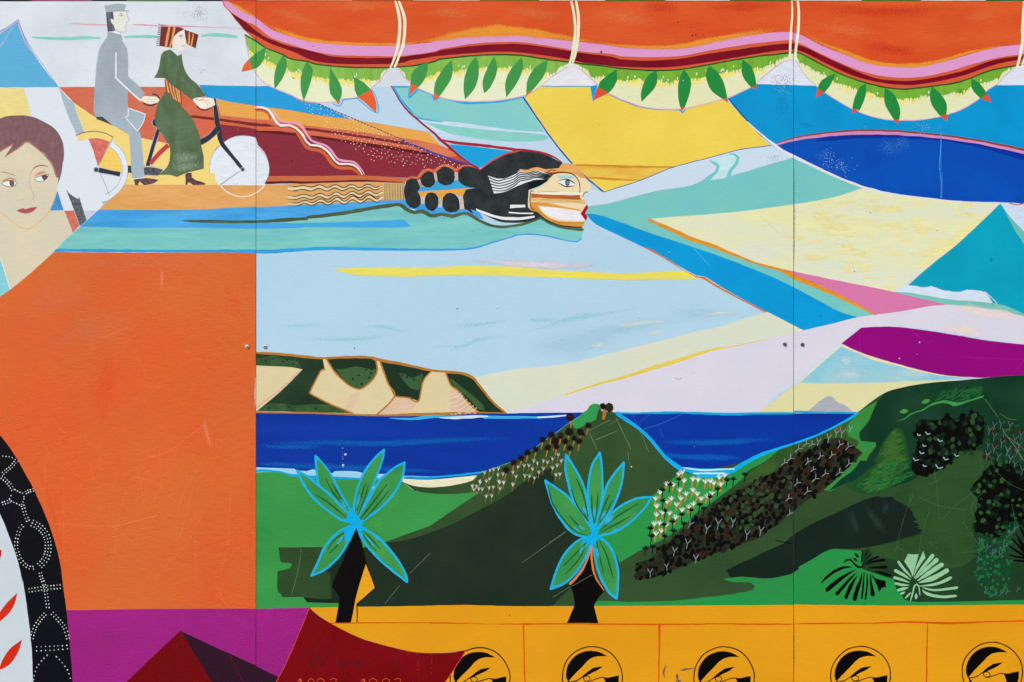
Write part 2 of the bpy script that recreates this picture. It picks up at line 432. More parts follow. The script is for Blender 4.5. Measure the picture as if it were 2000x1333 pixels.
S("maroon_line", (118,42,44), "@D 810,318,3 900,325,4 1200,362,4 1670,428,5 @J 100,325,5 180,337,1|@J 430,358,1 500,362,4 700,388,4 1000,430,4 1400,495,4 1700,540,5 1910,575,5", 4)
P("orange_stripe", (206,100,62), "@D 1200,390! 1670,450 @J 430,400 900,460 1400,525 1950,600! 1990,650! 1700,610 1250,545 800,475 400,425 0,372! @D 1450,445 1215,425!", grain=.07)
P("crimson_stripe", (138,30,48), "@D 1200,425! 1450,450 1670,485! @J 0,375! 400,425 800,480 1250,545 1700,610 2000,680! @K 1500,580! 1100,700 550,830! 340,800 @J 1480,840! 1300,828 1000,815 600,822 100,820! @D 1500,1100! 1240,640!", c2=(128,36,60), k=.35, grain=.12, bump=1.4)
S("dark_edge", (96,28,36), "@J 0,385,2 250,400,5 430,420,4|@J 540,432,3 800,470,4 1100,515,5 1500,575,5 1700,610,4 1960,650,2", 4)
P("rust_stripe", (196,106,72), "@J 90,885! 120,822! 400,820 1000,815 1300,828 1480,845! 1450,890! 1000,872 500,888!", grain=.07)
S("dark_line", (88,32,40), "@J 95,888 300,880 500,886 800,876 1050,868 1250,880 1440,892", 3.8)
P("salmon_patch", (214,118,82), "@J 1650,488! 1800,520 1910,580! 1990,655! 1810,640 1700,600 1480,500!")
P("rust_end", (190,78,52), "@K 1150,370! 1225,385! 1490,560! 1350,495 1100,430 930,370!")
motif()
P("painted_tan_band", (228,170,104), "@E 1620,0! 1500,140 1340,280 1295,328! @O 400,121 1100,123 1400,107 1600,100! @J 0,1128! 500,1105 900,1083 1300,1058 1460,1052! 1440,888! 1000,876 500,895 0,905! @D 1670,1200 0,1205!", c2=(220,158,88), k=.4, sc=(8,30), grain=.07, bump=1.5, label="tan band under the wheels")
P("painted_blue_band", (78,166,224), "@E 1290,330! @O 400,119 1100,121 1400,105 1600,98! @J 0,1125! 500,1100 900,1080 1300,1053 1470,1050 @K 340,1000! 1430,1130! 1560,1360! 1200,1260 900,1290 @J 1400,1110! 1100,1150 500,1235 10,1262! @O 1990,262! 1600,268 1000,264 600,262 225,252! @E 1035,556! 1140,465!", c2=(60,152,214), k=.5, sc=(6,50), grain=.08, label="blue band with long brush marks")
P("painted_aqua_band", (128,200,194), "@E 1050,555! @O 600,262 1000,265 1600,268 1990,264! @J 0,1268! 500,1235 1100,1145 1400,1105 1480,1160 @K 300,1180 480,1260 600,1220 780,1305 1000,1290 1200,1260 @L 0,960 120,1025 370,1090 650,1062 910,985! 1130,1085 1450,1130! 1440,1240 1370,1282 1200,1255 1000,1210 800,1185 600,1192 450,1230 300,1287 @Q 1850,132 1700,175 1500,190 1000,190 650,182 450,182 0,200! @O 1600,440 1000,438 350,440 60,430 25,443! @E 705,884! 830,745 940,640! 1040,552!", c2=(112,186,188), k=.5, sc=(5,40), grain=.06, label="aqua band under the braided head")
P("painted_blue_streak", (68,164,222), "@Z 470,426! 505,426 560,436 700,433 790,430 798,438 785,445 600,444 505,446! 470,445!", grain=.07)
S("painted_blue_edge", (52,156,216), "@O 30,443,5 100,438,5 600,442,5 1000,444,4 1400,443,5 1700,447,6 @Q 450,186,5 650,184,5 1000,190,4 1500,192,3 1700,180,2.5 1850,135,2 2000,92,2 @L 600,1192,2 800,1188,2 1000,1212,2 1200,1258,2 1370,1282,2 1440,1240,1.5", 3, grain=.1)
S("painted_olive_line", (88,104,76), "@O 1030,205,1 1100,208,4 1300,212,5 1600,214,4 1800,202,6 2000,190,5 @J 500,1225,5 800,1190,6 1100,1140,6 1280,1112,6 1400,1100,6 1460,1140,6 1540,1175,6 1620,1165,6 1700,1205,6 @K 800,1292,6 900,1268,5.5 1000,1288,5.5 1080,1302,5.5 1200,1262,5 1300,1262,5 1400,1315,5 @L 120,1015,4.5 250,1068,4.5 370,1088,4.5 500,1085,4.5 650,1060,4.2 800,1015,4 910,978,3.8 1000,1030,4 1130,1080,4 1250,1110,4 1450,1125,4", 4, c2=(70,84,56), k=.5, grain=.15, label="wavy olive line under the braid")
# ---- pale woman's face at the left edge
motif("painted_face", "pale face of a short haired woman looking sideways")
P("skin", (218,205,176), "@E -60,-640! 380,-640! 560,-560 700,-420 745,-300! 752,40 735,110 715,200 680,300 655,345! 835,348! 880,470 940,634! 830,740 700,882! 530,1040 350,1200 @Z 20,566! 10,530 -5,497!", c2=(205,200,180), k=.35, grain=.04)
P("teal_corner", (128,200,208), "@Z -5,499! 0,500 9,530 20,566! -5,584!")
S("white_edge", (222,222,214), "@Z -1,500 9,530 20,565", 1.6)
S("jaw_line", (222,188,138), "@E -60,325 60,410 160,490 260,555 350,580 430,555 540,470 650,350 700,240 735,110", 2.2)
P("blue_patch", (78,150,212), "@E 748,85! 790,220 830,343! 655,345! 700,240!", c2=(60,130,200), k=.5, sc=(90,90), grain=.1)
P("salmon_strip", (214,122,102), "@E 835,348! 960,343! 1035,540! 945,635! 890,480!", c2=(196,104,88), k=.4, sc=(90,90), grain=.1)
P("lilac_patch", (196,202,214), "@E 1060,345! 1262,345! 1130,468!")
P("hair", (134,98,102), "@t -60,185! 0,175 200,110 400,88 650,92 870,130 1050,205 1250,310 1420,440 1560,620 1640,830 1668,1050 1655,1333 @u 1650,150 1610,480 1560,660 1508,790! 1520,620! 1470,640! 1440,520 1390,360 1280,170 1150,0 @t 1050,1000 900,880 800,810 690,785! 520,880 300,1030 115,1172! 230,1010 350,800! 180,900 -60,1050!", c2=(122,84,92), k=.5, sc=(120,60), grain=.12, bump=1.6)
S("hair_outline", (86,72,78), "@t -60,185 200,105 400,84 650,88 870,128 1050,205 1250,312 1420,435 1560,620 1640,830", .9)
S("hair_edge", (172,122,104), "@t -20,1030 180,915 340,820|@t 115,1165,1 300,1045,2 520,895,2 680,765,3 800,810,2 900,885,2 1050,1010,2 1370,1333,2 @u 1280,170,2 1390,360,2.5 1440,520,2.5 1480,620,2", 2)
Wsh("eyelid_shade", (206,138,106), "@u 10,770 110,700 280,655 400,690 455,750|@u 865,640 950,560 1080,505 1200,490 1265,530", 4.2, a=.9)
P("eye", (226,232,240), "@u 45,785! 120,735 250,705 380,730 448,775! 380,840 270,868 130,840")
P("iris", (128,84,74), "@u 240,735 260,708 340,712 375,760 368,830 300,866 252,820")
S("eyelid", (58,58,62), "@u 40,785! 120,730 250,702 380,725 450,772! 380,842 270,872 130,842 45,790", 1)
P("eye", (226,232,240), "@u 890,665! 1000,600 1100,562 1262,540! 1240,620 1160,705 1060,740 960,720")
P("iris", (112,74,80), "@u 1070,575 1190,560 1245,590 1220,660 1150,706 1100,650")
S("eyelid", (58,58,62), "@u 1265,540! 1100,572 1000,600 890,660! 960,720 1060,742 1160,706 1235,620 1262,545", 1)
S("brow", (164,112,90), "@u -40,490,.8 100,493,1.4 200,512,1.3 300,548,1.2 400,580,1|@u 830,450,.8 900,370,1.5 1000,325,2.2 1120,315,2.2 1260,350,1", 1.2)
S("nose_line", (192,150,122), "@u 830,450 790,540 775,650 780,830 820,950 870,1060 885,1150 860,1210 790,1230|@u 415,1190 430,1225 500,1218 560,1200 620,1218", .8)
P("lips", (178,88,92), "@E 215,342! 300,312 335,326 400,306 485,298! 420,365 340,388 270,372")
S("lip_line", (140,62,66), "@E 215,344 300,352 360,340 420,318 485,300", .8)
motif()
motif("painted_black_shard", "black stone-grey shard beside the face")
P("shard", (70,78,84), "@E 858,60! 900,120 960,165 1020,198! 1030,165! 1045,215! 1130,465! 1040,545! 960,330", c2=(110,118,124), k=.4, sc=(150,150), grain=.2)
P("shard_foot", (22,26,30), "@E 1095,500! 1130,465! 1040,545!")
motif()
# ---- the tandem and its two riders
motif("painted_tandem_bicycle", "painted tandem bicycle with white wheels")
P("yellow_ground", (233,208,124), "@C 960,142! 1240,330 1480,440 1690,560 @D 180,600! 500,670 940,700! 1170,530! 1215,680! 1110,780 1060,1050! 1130,1060! 1170,1212! 0,1208! @C 1612,1208! 1655,1100 1665,960 1600,800 1475,655! 1475,590! 1300,525 1100,520!", grain=.05)
P("mudguard_gap", (233,208,124), "@C 992,566! 1100,525 1240,515 1370,540 1474,592! 1435,652! 1300,606 1140,617! 1025,640!")
P("salmon_sector", (216,116,104), "@C 1150,612! 1300,606 1432,652! 1275,968! 1215,760!", c2=(198,96,90), k=.4, sc=(90,90), grain=.1)
P("yellow_sector", (236,200,100), "@C 1425,690! 1520,790 1580,960 1580,1062! 1300,988! 1280,965!")
def arc(cx, cy, r, a0, a1, n=14): return [(cx + r * math.cos(math.radians(a0 + (a1 - a0) * i / n)), cy + r * math.sin(math.radians(a0 + (a1 - a0) * i / n)), False, None) for i in range(n + 1)]
S("rear_rim", (218,225,233), [arc(187.6, 331.5, 57, -58, 62)], 10.5, cap=False)
S("rim_line", (160,170,182), [arc(187.6, 331.5, 62.6, -55, 44), arc(187.6, 331.5, 51.6, -58, 70)], 1.1)
S("mudguard_line", (92,84,56), "@C 990,566 1100,528 1240,515 1370,540 1475,590", 1.3)
S("spoke", (150,155,158), "@C 1475,595 1440,660 1280,965|@C 1300,1045 1350,1160 @E 1430,155", .9)
P("grey_shard", (166,184,200), "@E 1325,225! 1400,214 1500,140! 1430,200 1338,272!")
P("white_disc", (218,226,234), "@D 1060,1052! 1075,900 1140,760 1250,655 1370,590 1480,570 1600,580 1668,600! 1690,690! 1780,790 1828,900 1840,1000 1820,1110 1765,1218! 1180,1215! 1135,1130 1130,1058!")
S("disc_outline", (168,168,190), "@D 1060,1050 1075,900 1140,760 1250,655 1370,590 1480,570 1600,580 1665,600", 1.1)
S("front_rim", (236,224,214), [arc(473.5, 331.5, 53, 34, 150)], 1.6)
S("rim_shadow", (202,208,218), [arc(473.5, 331.5, 53, 180, 282)], .7)
S("rim_line", (120,90,100), [arc(473.5, 331.5, 53, -58, 30)], .8)
def bar(name, s, w, c=(46,52,62), e=1.8):
    S("frame_outline", (172,172,196), s, w + e, cap=False); S(name, c, s, w, cap=False)
bar("fork", "@D 1118,90! 1130,150 1150,300,7 1175,460,8 1215,650,6.5 1300,770,6.5 1400,890,6 1490,1005,5", 5.5)
bar("cross_bar", "@D 1165,480 1080,575 1020,620 935,660", 9.5)
S("hub", (172,172,196), "@D 1492,1010 1494,1010", 9); S("hub", (60,66,76), "@D 1492,1010 1493,1011", 5.5)
S("spoke", (150,158,172), "@D 1450,1035 1200,1212", 1.4)
bar("seat_tube", "@D 400,480 330,700 255,965", 5.4)
S("down_tube", (186,62,72), "@D 525,690 400,810 290,935", 8.5, cap=False)
P("chain_guard", (58,64,72), "@D 0,960! 50,965! 50,1058! 0,1052!"); P("chain_guard", (58,64,72), "@D 205,985! 300,978 460,1015! 390,1088! 215,1080!", c2=(90,98,104), k=.5, sc=(150,150))
S("guard_edge", (176,182,200), "@D 205,975 300,968 450,1008|@D 215,1088 400,1098", 1.4)
bar("rear_stay", "@C 1285,1015 1420,1045 1565,1072", 7)
S("hub", (172,176,184), "@C 1252,1012 1254,1012", 10.5); S("hub", (70,80,88), "@C 1252,1012 1253,1013", 7.5)
P("saddle", (46,52,60), "@D 335,355! 370,360! 390,465! 330,435 318,390"); S("saddle_edge", (172,172,196), "@D 372,350 335,352 312,390 325,440 385,470 370,500", 1)
P("saddle", (66,72,80), "@C 1250,310! 1335,315! 1400,380 1475,442! 1260,352!")
S("handlebar", (44,48,56), "@D 320,28 380,45 412,95|@D 205,150 270,178 340,165 400,130|@D 900,190 950,230 1000,238 1060,215 1120,165", 2.2)
motif()
motif("painted_man", "man in a grey coat and cap riding behind")
P("coat", (166,178,190), "@A 1400,415! 1490,430 1585,462! 1592,530 1640,610 1665,700 1672,1000! 1815,1130 1888,1215! 1832,1312! 1662,1185! @C 1665,0! 1665,325! 1330,320! 1245,320! 1215,250 1230,0 @A 1235,1100 1255,850 1290,660 1340,560 1395,480!", c2=(154,166,178), k=.4, sc=(20,10), grain=.05, bump=1.5)
P("trousers", (160,176,190), "@C 1330,318! 1660,322! 1640,332! 1790,510 1840,590 1882,1112! 1720,1135! 1705,900 1685,560! 1590,500 1475,440!", grain=.06)
P("satchel", (164,178,191), "@C 1670,210! 1895,290! 1862,400 1790,512! 1635,328! 1665,322!"); S("satchel_edge", (222,226,232), "@C 1670,322! 1670,210! 1895,290! 1865,395 1790,512! 1630,326! 1665,322!", 1.5, cap=False)
S("arm_line", (222,228,234), "@A 1510,692 1508,1015! 1660,1160 1832,1315", 2.6)
S("trouser_cuff", (224,226,230), "@D 40,1138 120,1132 210,1115", 2.2)
P("shoe", (112,82,88), "@D 75,1138! 240,1122 400,1145! 340,1190 215,1215! 150,1165! 125,1222! 92,1216!", c2=(84,60,66), k=.5, sc=(150,150)); 
S("sole", (226,200,180), "@D 215,1222 345,1196", .8)
P("collar", (224,228,232), "@A 1420,408! 1500,395! 1575,422! 1565,456! 1480,430")
P("face", (222,222,212), "@A 1465,150! 1640,150! 1650,200 1680,275! 1650,285 1655,322 1638,332 1642,360 1646,420! 1560,420 1490,395 1440,330 1430,240!")
S("profile", (110,112,112), "@A 1645,160 1680,275! 1650,285 1650,325 1636,335 1642,420! 1560,420 1500,395|@A 1575,425 1560,455", .6)
P("hair", (62,72,86), "@A 1378,160! 1470,153! 1486,262! 1440,246! 1450,300 1480,328! 1502,395! 1480,410 1400,413!", c2=(110,120,132), k=.45, sc=(300,20))
P("cap", (160,172,180), "@A 1356,75! 1460,60 1540,48 1600,55 1642,74! 1620,134! 1682,140! 1676,152! 1380,163!")
S("eye", (60,62,66), "@A 1548,207 1580,198 1612,209|@A 1576,209,2.6 1584,209,2.6|@A 1548,186 1578,179 1606,190", .7)
P("hand", (236,228,214), "@D 212,52! 380,68 412,102! 388,140 300,160 200,130 165,100!"); S("finger_lines", (210,160,110), "@D 250,100 380,105|@D 240,125 370,128", .6)
motif()
motif("painted_woman", "woman in a dark green dress steering the tandem")
P("blouse", (150,84,60), "@B 472,1025! 520,1060 620,1130 700,1210! @D 700,190! 640,150 500,10 @B 490,1190!")
S("blouse_stripes", (226,164,96), "@B 495,1030 510,1120 530,1210|@B 545,1080 560,1180 600,1290|@B 590,1110 600,1200 630,1310|@B 625,1140 640,1220 660,1320|@B 660,1180 668,1260 680,1330", 2)
P("field_gap", (214,98,68), "@D 706,30! 830,130! 700,200!")
P("jacket", (86,112,80), "@B 555,645! 600,690 650,732! 700,705! 720,850 790,1000 900,1100 1005,1248! 950,1262 840,1312! 700,1200 560,1100 480,1020! 338,1018! 380,950 410,850 430,720 470,670!", c2=(74,98,66), k=.5, sc=(60,18), grain=.14, bump=1.4)
P("skirt", (90,114,84), "@D 490,-10! 560,60 680,170 820,320 880,430 930,560 950,680 985,850 988,1000! 850,1030 750,1060 640,1108! 540,1080 395,1080! 500,990 540,900 550,780 540,700 500,640 440,540 370,460 348,340 370,220 420,100!", c2=(76,98,68), k=.45, sc=(50,18), grain=.16, bump=1.4)
Wsh("skirt_hem", (128,146,124), "@D 560,860,26 700,860 830,850 960,840|@D 520,960 700,980 960,930", 24, a=.6)
P("collar", (204,226,230), "@B 545,640! 590,655 685,655! 650,732! 590,680"); P("scarf", (214,228,232), "@B 440,600! 575,640! 500,650!")
P("rug_hair", (116,50,50), "@B 435,322! 670,350 740,388 915,452! 878,632! 790,590 745,560! 735,400! 660,420 600,480 575,540 582,628! 480,612 410,600!", grain=.15)
S("hair_stripes", (222,150,92), "@B 540,350,3 515,480,4.5 492,606,4|@B 605,352,3 595,420,4 575,520,3 548,615,3|@B 800,425,2 795,500,2.6 790,580,2.6|@B 850,445,2 840,520,2.6 822,600,2.6", 3)
S("hair_fringe", (70,36,40), "|".join("@B %d,%d %d,%d" % (435 - i * 1.5, 335 + i * 24, 395 - i * 2.5, (330 if i else 312) + i * 24) for i in range(12)) + "|" + "|".join("@B %d,%d %d,%d" % (890 - i * 4, 462 + i * 21, 918 - i * 4, 462 + i * 22) for i in range(8)), 1.1)
P("face", (229,223,215), "@B 735,388! 690,405 600,480 578,560 580,628! 610,655 670,660! 725,660 735,640! 720,615 732,600! 738,572! 762,572! 745,470")
S("eye", (52,70,90), "@B 660,482 690,468 718,478|@B 684,490,3 694,490,3|@B 668,464 700,460 716,466", .8); S("lips", (200,130,90), "@B 700,602 734,600", 1.1)
S("shoulder_seam", (120,140,110), "@B 690,1010 820,1170", .7)
P("shoe", (104,72,80), "@D 742,1080! 770,1055 828,1055! 830,1110 880,1150 960,1170 1012,1195! 1000,1208 850,1210! 790,1172! 772,1210! 748,1205! 752,1140", c2=(84,58,66), k=.5, sc=(150,150))
P("hand", (236,226,210), "@D 840,100! 880,75 1000,70 1112,88! 1138,165! 1080,200 1000,225 940,215 895,170"); S("finger_lines", (205,140,95), "@D 960,110 1060,120 1080,160|@D 1000,120 1040,150 1030,190", .7)
S("cuff_dirt", (70,80,78), "@D 880,90 930,110 990,85", .8)
motif()
S("painted_teal_dash", (128,204,190), "@A 420,488,2 600,500,4 900,503,5 1100,495,5 1300,500,3|@A 1620,482,2 1750,478,4 1990,480,4 @B 200,470,3.5 370,482,4|@B 960,470,3 1100,455,5 1250,462,6 1410,480,5", 4)
S("painted_pink_line", (216,160,178), "@A 910,312,1 1000,313,2 1150,320,2 1385,328,1.6|@A 1720,325,1 1900,325,2.5 @B 200,328,2 400,338,1.5 700,345,3 850,348,2 1100,358,1 1500,375,.8", 1.5)

# ---- pale sky, aqua and yellow fields behind the scallops
P("painted_pale_field", (184,208,228), "@F 830,1000! 1100,850! 1580,842! @G 100,1160! 1370,1333! @L 1090,0 1480,430 1560,640! 1450,640 1190,240! 900,90 500,70 0,15! @K 890,100! 745,-5! @J 1690,392! 1500,358 1200,310 920,265! 780,190 600,110!", grain=.03)
motif("painted_aqua_field", "aqua field edged in blue under the second scallop")
P("aqua", (126,197,200), "@F 1590,850! 1750,848! @G 90,850 300,930 1110,935! 1310,1290! 1100,1275 900,1255 500,1198 200,1170 60,1145! @F 1800,1130 1690,1020!", c2=(134,200,192), k=.4, grain=.03)
P("pale_stripe", (192,214,232), "@G 60,1150! 200,1172 500,1200 900,1258 1310,1292! 1345,1333! 262,1333! 215,1296 100,1190!"); 
P("aqua_stripe", (132,200,192), "@Z 828,239! 880,246 950,254 1062,263 1072,268 1062,275 1000,277 930,271 875,260")
S("blue_border", (46,160,220), "@F 1580,848!,3 1750,848!,3 1740,960!,3 1835,868!,3 @G 220,925!,3 240,980!,3 300,948!,3 500,1000,4 600,1006,4 800,1000,3 950,985,2 1110,948,2|@F 1592,855,3.5 1660,970,3.5 1750,1080,3.5 @G 60,1145,3 200,1175,2 330,1190,1", 3)
motif()
motif("painted_yellow_field", "big yellow field with navy edges")
P("yellow", (232,206,88), "@G 1120,950! 1290,845! 1765,848! 1790,985! 1940,915 @H 200,925 400,1010 600,1065 880,1078! 905,1108! 1000,1045 1300,978! 1370,1010 1500,1140 1680,1333! @M 1622,182! 1350,237 1000,322 600,452 320,545! 170,430 0,240! @G 1370,1333!", c2=(228,200,78), k=.4, grain=.035, rough=.36)
P("ochre_haze", (222,172,70), "@M 80,328! 500,344 880,348! 600,450! 400,440 165,432!", c2=(226,190,80), k=.6, sc=(8,60), grain=.08)
S("ochre_streak", (206,138,48), "@M 75,330,3 300,338,4 550,345,4 880,348,2|@M 165,428,2 300,435,4 450,445,3 600,450,1", 3, grain=.2)
S("navy_edge", (14,62,160), "@G 1108,952 1370,1333 @L 1230,170 1480,430 @M 240,480 320,545! 600,455 850,355 1150,275 1380,215 1622,182", 2.3)
S("blue_edge", (40,150,205), "@G 1290,844,1.4 1760,845,1.8|@H 195,925,1.5 400,1010,2 600,1062,2.2 885,1075,2.2 908,1108,2.2 940,1070,1.5", 1.6)
P("blue_wedge", (30,150,212), "@G 1760,842! 1832,832! 1800,990! 1785,985!")
motif()
P("painted_white_hill", (224,226,236), "@G 1290,838! 1400,740 1480,680 1540,652! 1610,650 1720,730 1825,832! 1760,842!")
motif("painted_azure_field", "bright azure field above the deep blue lens")
P("azure", (0,148,206), "@H 1362,962! 1500,895 1640,822! @I 2040,668! 2040,1230! 1600,1120 800,1060 400,1090 50,1150! @H 1690,1333! 1500,1130", c2=(8,140,196), k=.4, grain=.03, rough=.36)
P("white_gap", (214,218,232), "@H 1630,822! 1700,765 1800,690 1900,615 1990,592! @I 240,490! 300,600 380,672!"); P("white_gap", (214,218,232), "@I 1795,658! 1850,600 1930,528! 2040,540! 2040,668!")
S("navy_edge", (14,80,160), "@H 1362,962 1500,1130 1690,1333 @M 1560,100 1650,180", 2.2)
motif()
# ---- breath: pale, aqua and cyan streams
P("painted_pale_stream", (196,213,230), "@M 320,545! 600,455 850,355 1150,275 1380,215 1622,182! 1800,272! 1600,330 1400,390 1130,430 1000,490 700,540 400,620 195,655! 150,560! 230,520!", grain=.03)
motif("painted_aqua_stream", "aqua stream of breath")
P("aqua", (112,189,190), "@M 190,655! 400,622 700,542 1000,490 1130,432 1260,430 1400,390 1600,330 1785,278! @N 190,30! 740,270! 550,332 350,375 0,425! @M 1700,652 1300,702 690,748! 850,850 1200,970 1600,1120 @N 200,960! 600,1150 845,1257! 700,1280! 300,1170 100,1020 @M 1300,1100 600,880 180,720!", c2=(120,194,186), k=.4, grain=.035)
P("pale_curl", (186,218,222), "@M 1155,288! 1200,280 1325,250 1362,285 1345,330 1290,390 1262,435! 1150,450! 1205,370 1222,330 1200,308")
S("curl_edge", (112,189,190), "@M 1300,245,2 1340,250,4 1368,275,5 1355,320,5 1310,370,5 1290,415,5|@M 1145,290,1 1160,310,3 1195,322,6 1210,345,6 1195,385,5 1120,440,5", 5)
motif()
P("painted_cyan_stream", (0,152,212), "@M 175,712! 310,730 650,852 1000,967 1300,1072 1600,1192 @N 200,1045 400,1152 560,1237 700,1279! @T 500,290 280,341! 200,312 0,203! @R 1990,682 1700,522 1510,405 1440,392 1250,290 1040,180 @M 400,865 250,790 195,735", c2=(0,145,205), k=.4, grain=.03, rough=.36, label="cyan stream running down to the right")
S("painted_rust_edge", (206,120,48), "@R 1025,172,1 1110,210,2.6 1250,293,2 1340,352,1 1440,402,1.6 1500,415,3.6 1580,465,3.4 1750,560,2 2000,688,2.4 @T 0,208,2 200,315,2 275,343,1", 2.4, label="rust line along the lower edge of the cyan stream")
# ---- cream, pink, teal fields of the right
P("painted_cream_field", (214,219,198), "@M 690,748! 1300,702 1700,652 @N 0,425! 350,377 550,332 740,270! 1000,322 1500,377 1815,388! 1500,690 1200,930 980,1080! 500,985 130,905! @M 1500,1095 1150,955", c2=(226,224,168), k=.42, sc=(3,16), grain=.04, label="cream field with yellow dry-brush patches")
Wsh("painted_yellow_drybrush", (228,222,156), "@N 1790,410,8 1650,530,20 1480,670,20 1300,790,18 1100,920,14", 26, a=.85)
hatch("painted_yellow_drybrush", (230,221,156), "@N 200,420! 600,340! 1100,370! 1780,400! 1450,690 1000,1050 800,1000! 400,920! 60,700!", -.03, 75, 11, 40, .72, 4)
S("painted_orange_line", (216,140,34), "@M 665,757,3 760,800,5 900,862,6 1000,910,7 1150,958,6 1500,1095,3 @N 100,912,5 200,962,7.5 500,1090,7 700,1180,8 845,1255,5", 5, label="orange line under the cream field")
P("painted_pink_field", (207,118,164), "@N 128,906! 500,985 980,1082 1400,1180! 1200,1222 840,1259! 700,1175 450,1050 215,950!", grain=.04)
motif("painted_teal_field", "teal hill shape with a white cloud at its foot")
P("teal", (0,160,188), "@N 1815,393! 1900,510 2040,740! 2040,1280! 1900,1225 1600,1160 1090,1035! 1300,850 1500,690", c2=(4,150,180), k=.4, grain=.03)
P("pale_wedge", (198,212,230), "@N 1812,388! 2040,385! 2040,650! 1900,505"); P("aqua_edge", (104,182,172), "@N 1828,410! 1900,505 2040,650! 2040,770! 1940,620 1890,530")
P("aqua_foot", (118,190,180), "@N 975,1082! 1100,1085 1400,1135 1600,1155 1750,1170 1880,1200 2040,1275! 2040,1320! 1880,1235 1800,1225 1650,1222 1400,1182!")
P("cloud", (206,219,234), "@N 980,1080! 1050,1040 1100,1032 1150,1035 1200,1047 1280,1040 1350,1062 1400,1077 1500,1082 1570,1066 1680,1080 1730,1125 1755,1170! 1600,1155 1400,1137 1100,1087!")
S("cloud_line", (190,212,226), "@N 1690,1080 1740,1120 1790,1175|@N 1150,1035 1210,1052 1280,1038|@N 1400,1075 1480,1088 1560,1064", 1.2)
motif()
motif("painted_blue_lens", "deep blue lens shape edged in pink")
P("deep_blue", (0,82,180), "@I 45,1140! 200,1095 450,1060 800,1042 1200,1062 1600,1115 2040,1205! @N 2040,392! 1990,392 1850,383 1500,372 1100,337 950,307 700,242 400,112 200,22 @I 200,1212!", c2=(0,72,170), k=.4, grain=.05, rough=.36)
S("dark_band", (0,48,150), "@I 380,1100,2 500,1082,7 800,1062,9 1100,1068,8 1400,1090,7 1700,1145,10 2040,1235,16", 8)
S("pink_edge", (204,136,178), "@I 60,1135,2.5 200,1092,5 450,1058,5 800,1038,6 1200,1058,5 1600,1108,5 2040,1198,6", 4)
S("rust_edge", (136,66,62), "@I 60,1125,1 200,1080,2.2 450,1040,2.5 800,1018,3 1200,1042,3 1600,1092,3 2040,1180,4", 2)
S("white_edge", (216,218,230), "@M 1440,-5,2 1540,85,2.4 1640,165,4 1700,210,4 1800,265,5 2000,360,4 @N 200,24,4 500,168,4 740,262,4 950,312,2.5 1200,345,1.5 1500,375,1.2 1815,386,1", 2.5)
S("red_tip", (190,50,50), "@N 1885,390 1950,402 2010,385", 1.6)
S("water_run", (60,140,215), "@I 1338,975 1350,1100 1335,1333 @N 1340,120 1352,240 1350,350", 1.2)
S("water_run", (90,160,220), "@I 1352,1050 1350,1333|@N 1358,150 1360,250 1358,350", .6)
Wsh("worn_patch", (84,150,208), "@I 400,1180 440,1250|@I 520,1270 600,1320|@I 850,1120 1050,1180|@I 1160,1000,20 1260,1050|@I 960,1150 1120,1100", 36, a=.36)
motif()
# ---- lower pale bands
P("painted_cream_band", (206,214,200), "@Q 1690,1190! 2000,1130 @R 0,1125 400,1087 900,967 1250,882 1450,828 1600,800 1930,695! 1990,680! @T 0,200! 275,342! 0,412! @R 1990,890 1600,965 1200,1092 700,1250 400,1338 @Z 1000,809! 980,806!", c2=(214,216,190), k=.5, sc=(4,4), grain=.03, label="cream sunbeam over the headland")
P("painted_lilac_field", (208,206,222), "@Z 985,808! @R 400,1335 700,1242 1200,1090 1600,965 1990,888! @T 0,408! 280,345! 700,245! 1050,192 1350,145 1600,160 1800,190 2040,242! 2040,460! 1450,377 980,317 730,322! 575,447! 0,925! @Z 1478,808!", c2=(214,210,222), k=.4, grain=.025, label="lilac haze over the sea")
Wsh("painted_peach_brushwork", (228,212,204), "@T 1400,170,20 1650,190 2000,260|@T 1350,320 1600,350 1700,360", 24, a=.7)
S("painted_yellow_line", (222,200,84), "@R 410,1328,2 700,1235,4 900,1182,5 1100,1118,6 1300,1058,6.5 1550,978,4 1700,955,2 1990,890,1", 4, grain=.12)
P("painted_cream_sky", (216,212,162), "@T 0,927! 200,772 570,468! 575,760! 1000,735 1480,735! 1150,772 900,835 700,990! @Z 1664,808! 1478,808!", grain=.03)
S("painted_pale_edge", (190,214,228), "@T 0,900 200,765 400,600 560,462", 3.2)
motif("painted_pale_blue_triangle", "pale blue brushed triangle under the purple lens")
P("blue", (128,192,214), "@T 568,468! 850,580 1150,650 1400,702 1680,714! 1200,735 700,756 242,754!", c2=(160,200,208), k=.5, sc=(7,9), grain=.06)
Wsh("white_brushwork", (184,206,212), "@T 560,560 650,600|@T 480,700 620,690 760,690|@T 1000,660 1300,700", 18, a=.6)
S("cream_edge", (226,214,180), "@T 570,458,2.5 700,510,4 850,572,4 1000,605,4 1150,650,3.5 1400,696,2.5 1680,712,1|@T 568,462 240,750", 2)
motif()
P("painted_purple_lens", (136,6,116), "@T 572,445! 730,321! 980,314 1250,345 1450,376 1700,420 2040,458! 2040,690! 1680,713! 1400,696 1100,630 750,525", c2=(146,16,122), k=.4, sc=(4,7), grain=.06, rough=.4, label="purple lens shape on the right")
S("painted_pale_edge", (186,210,230), "@T 980,308 1250,335 1450,368 1700,410 2040,450", 1.6)
P("painted_grey_island", (166,171,181), "@T 312,974! 400,900 460,858 480,855 510,868 540,905 600,925 672,988!", label="small grey island on the horizon")
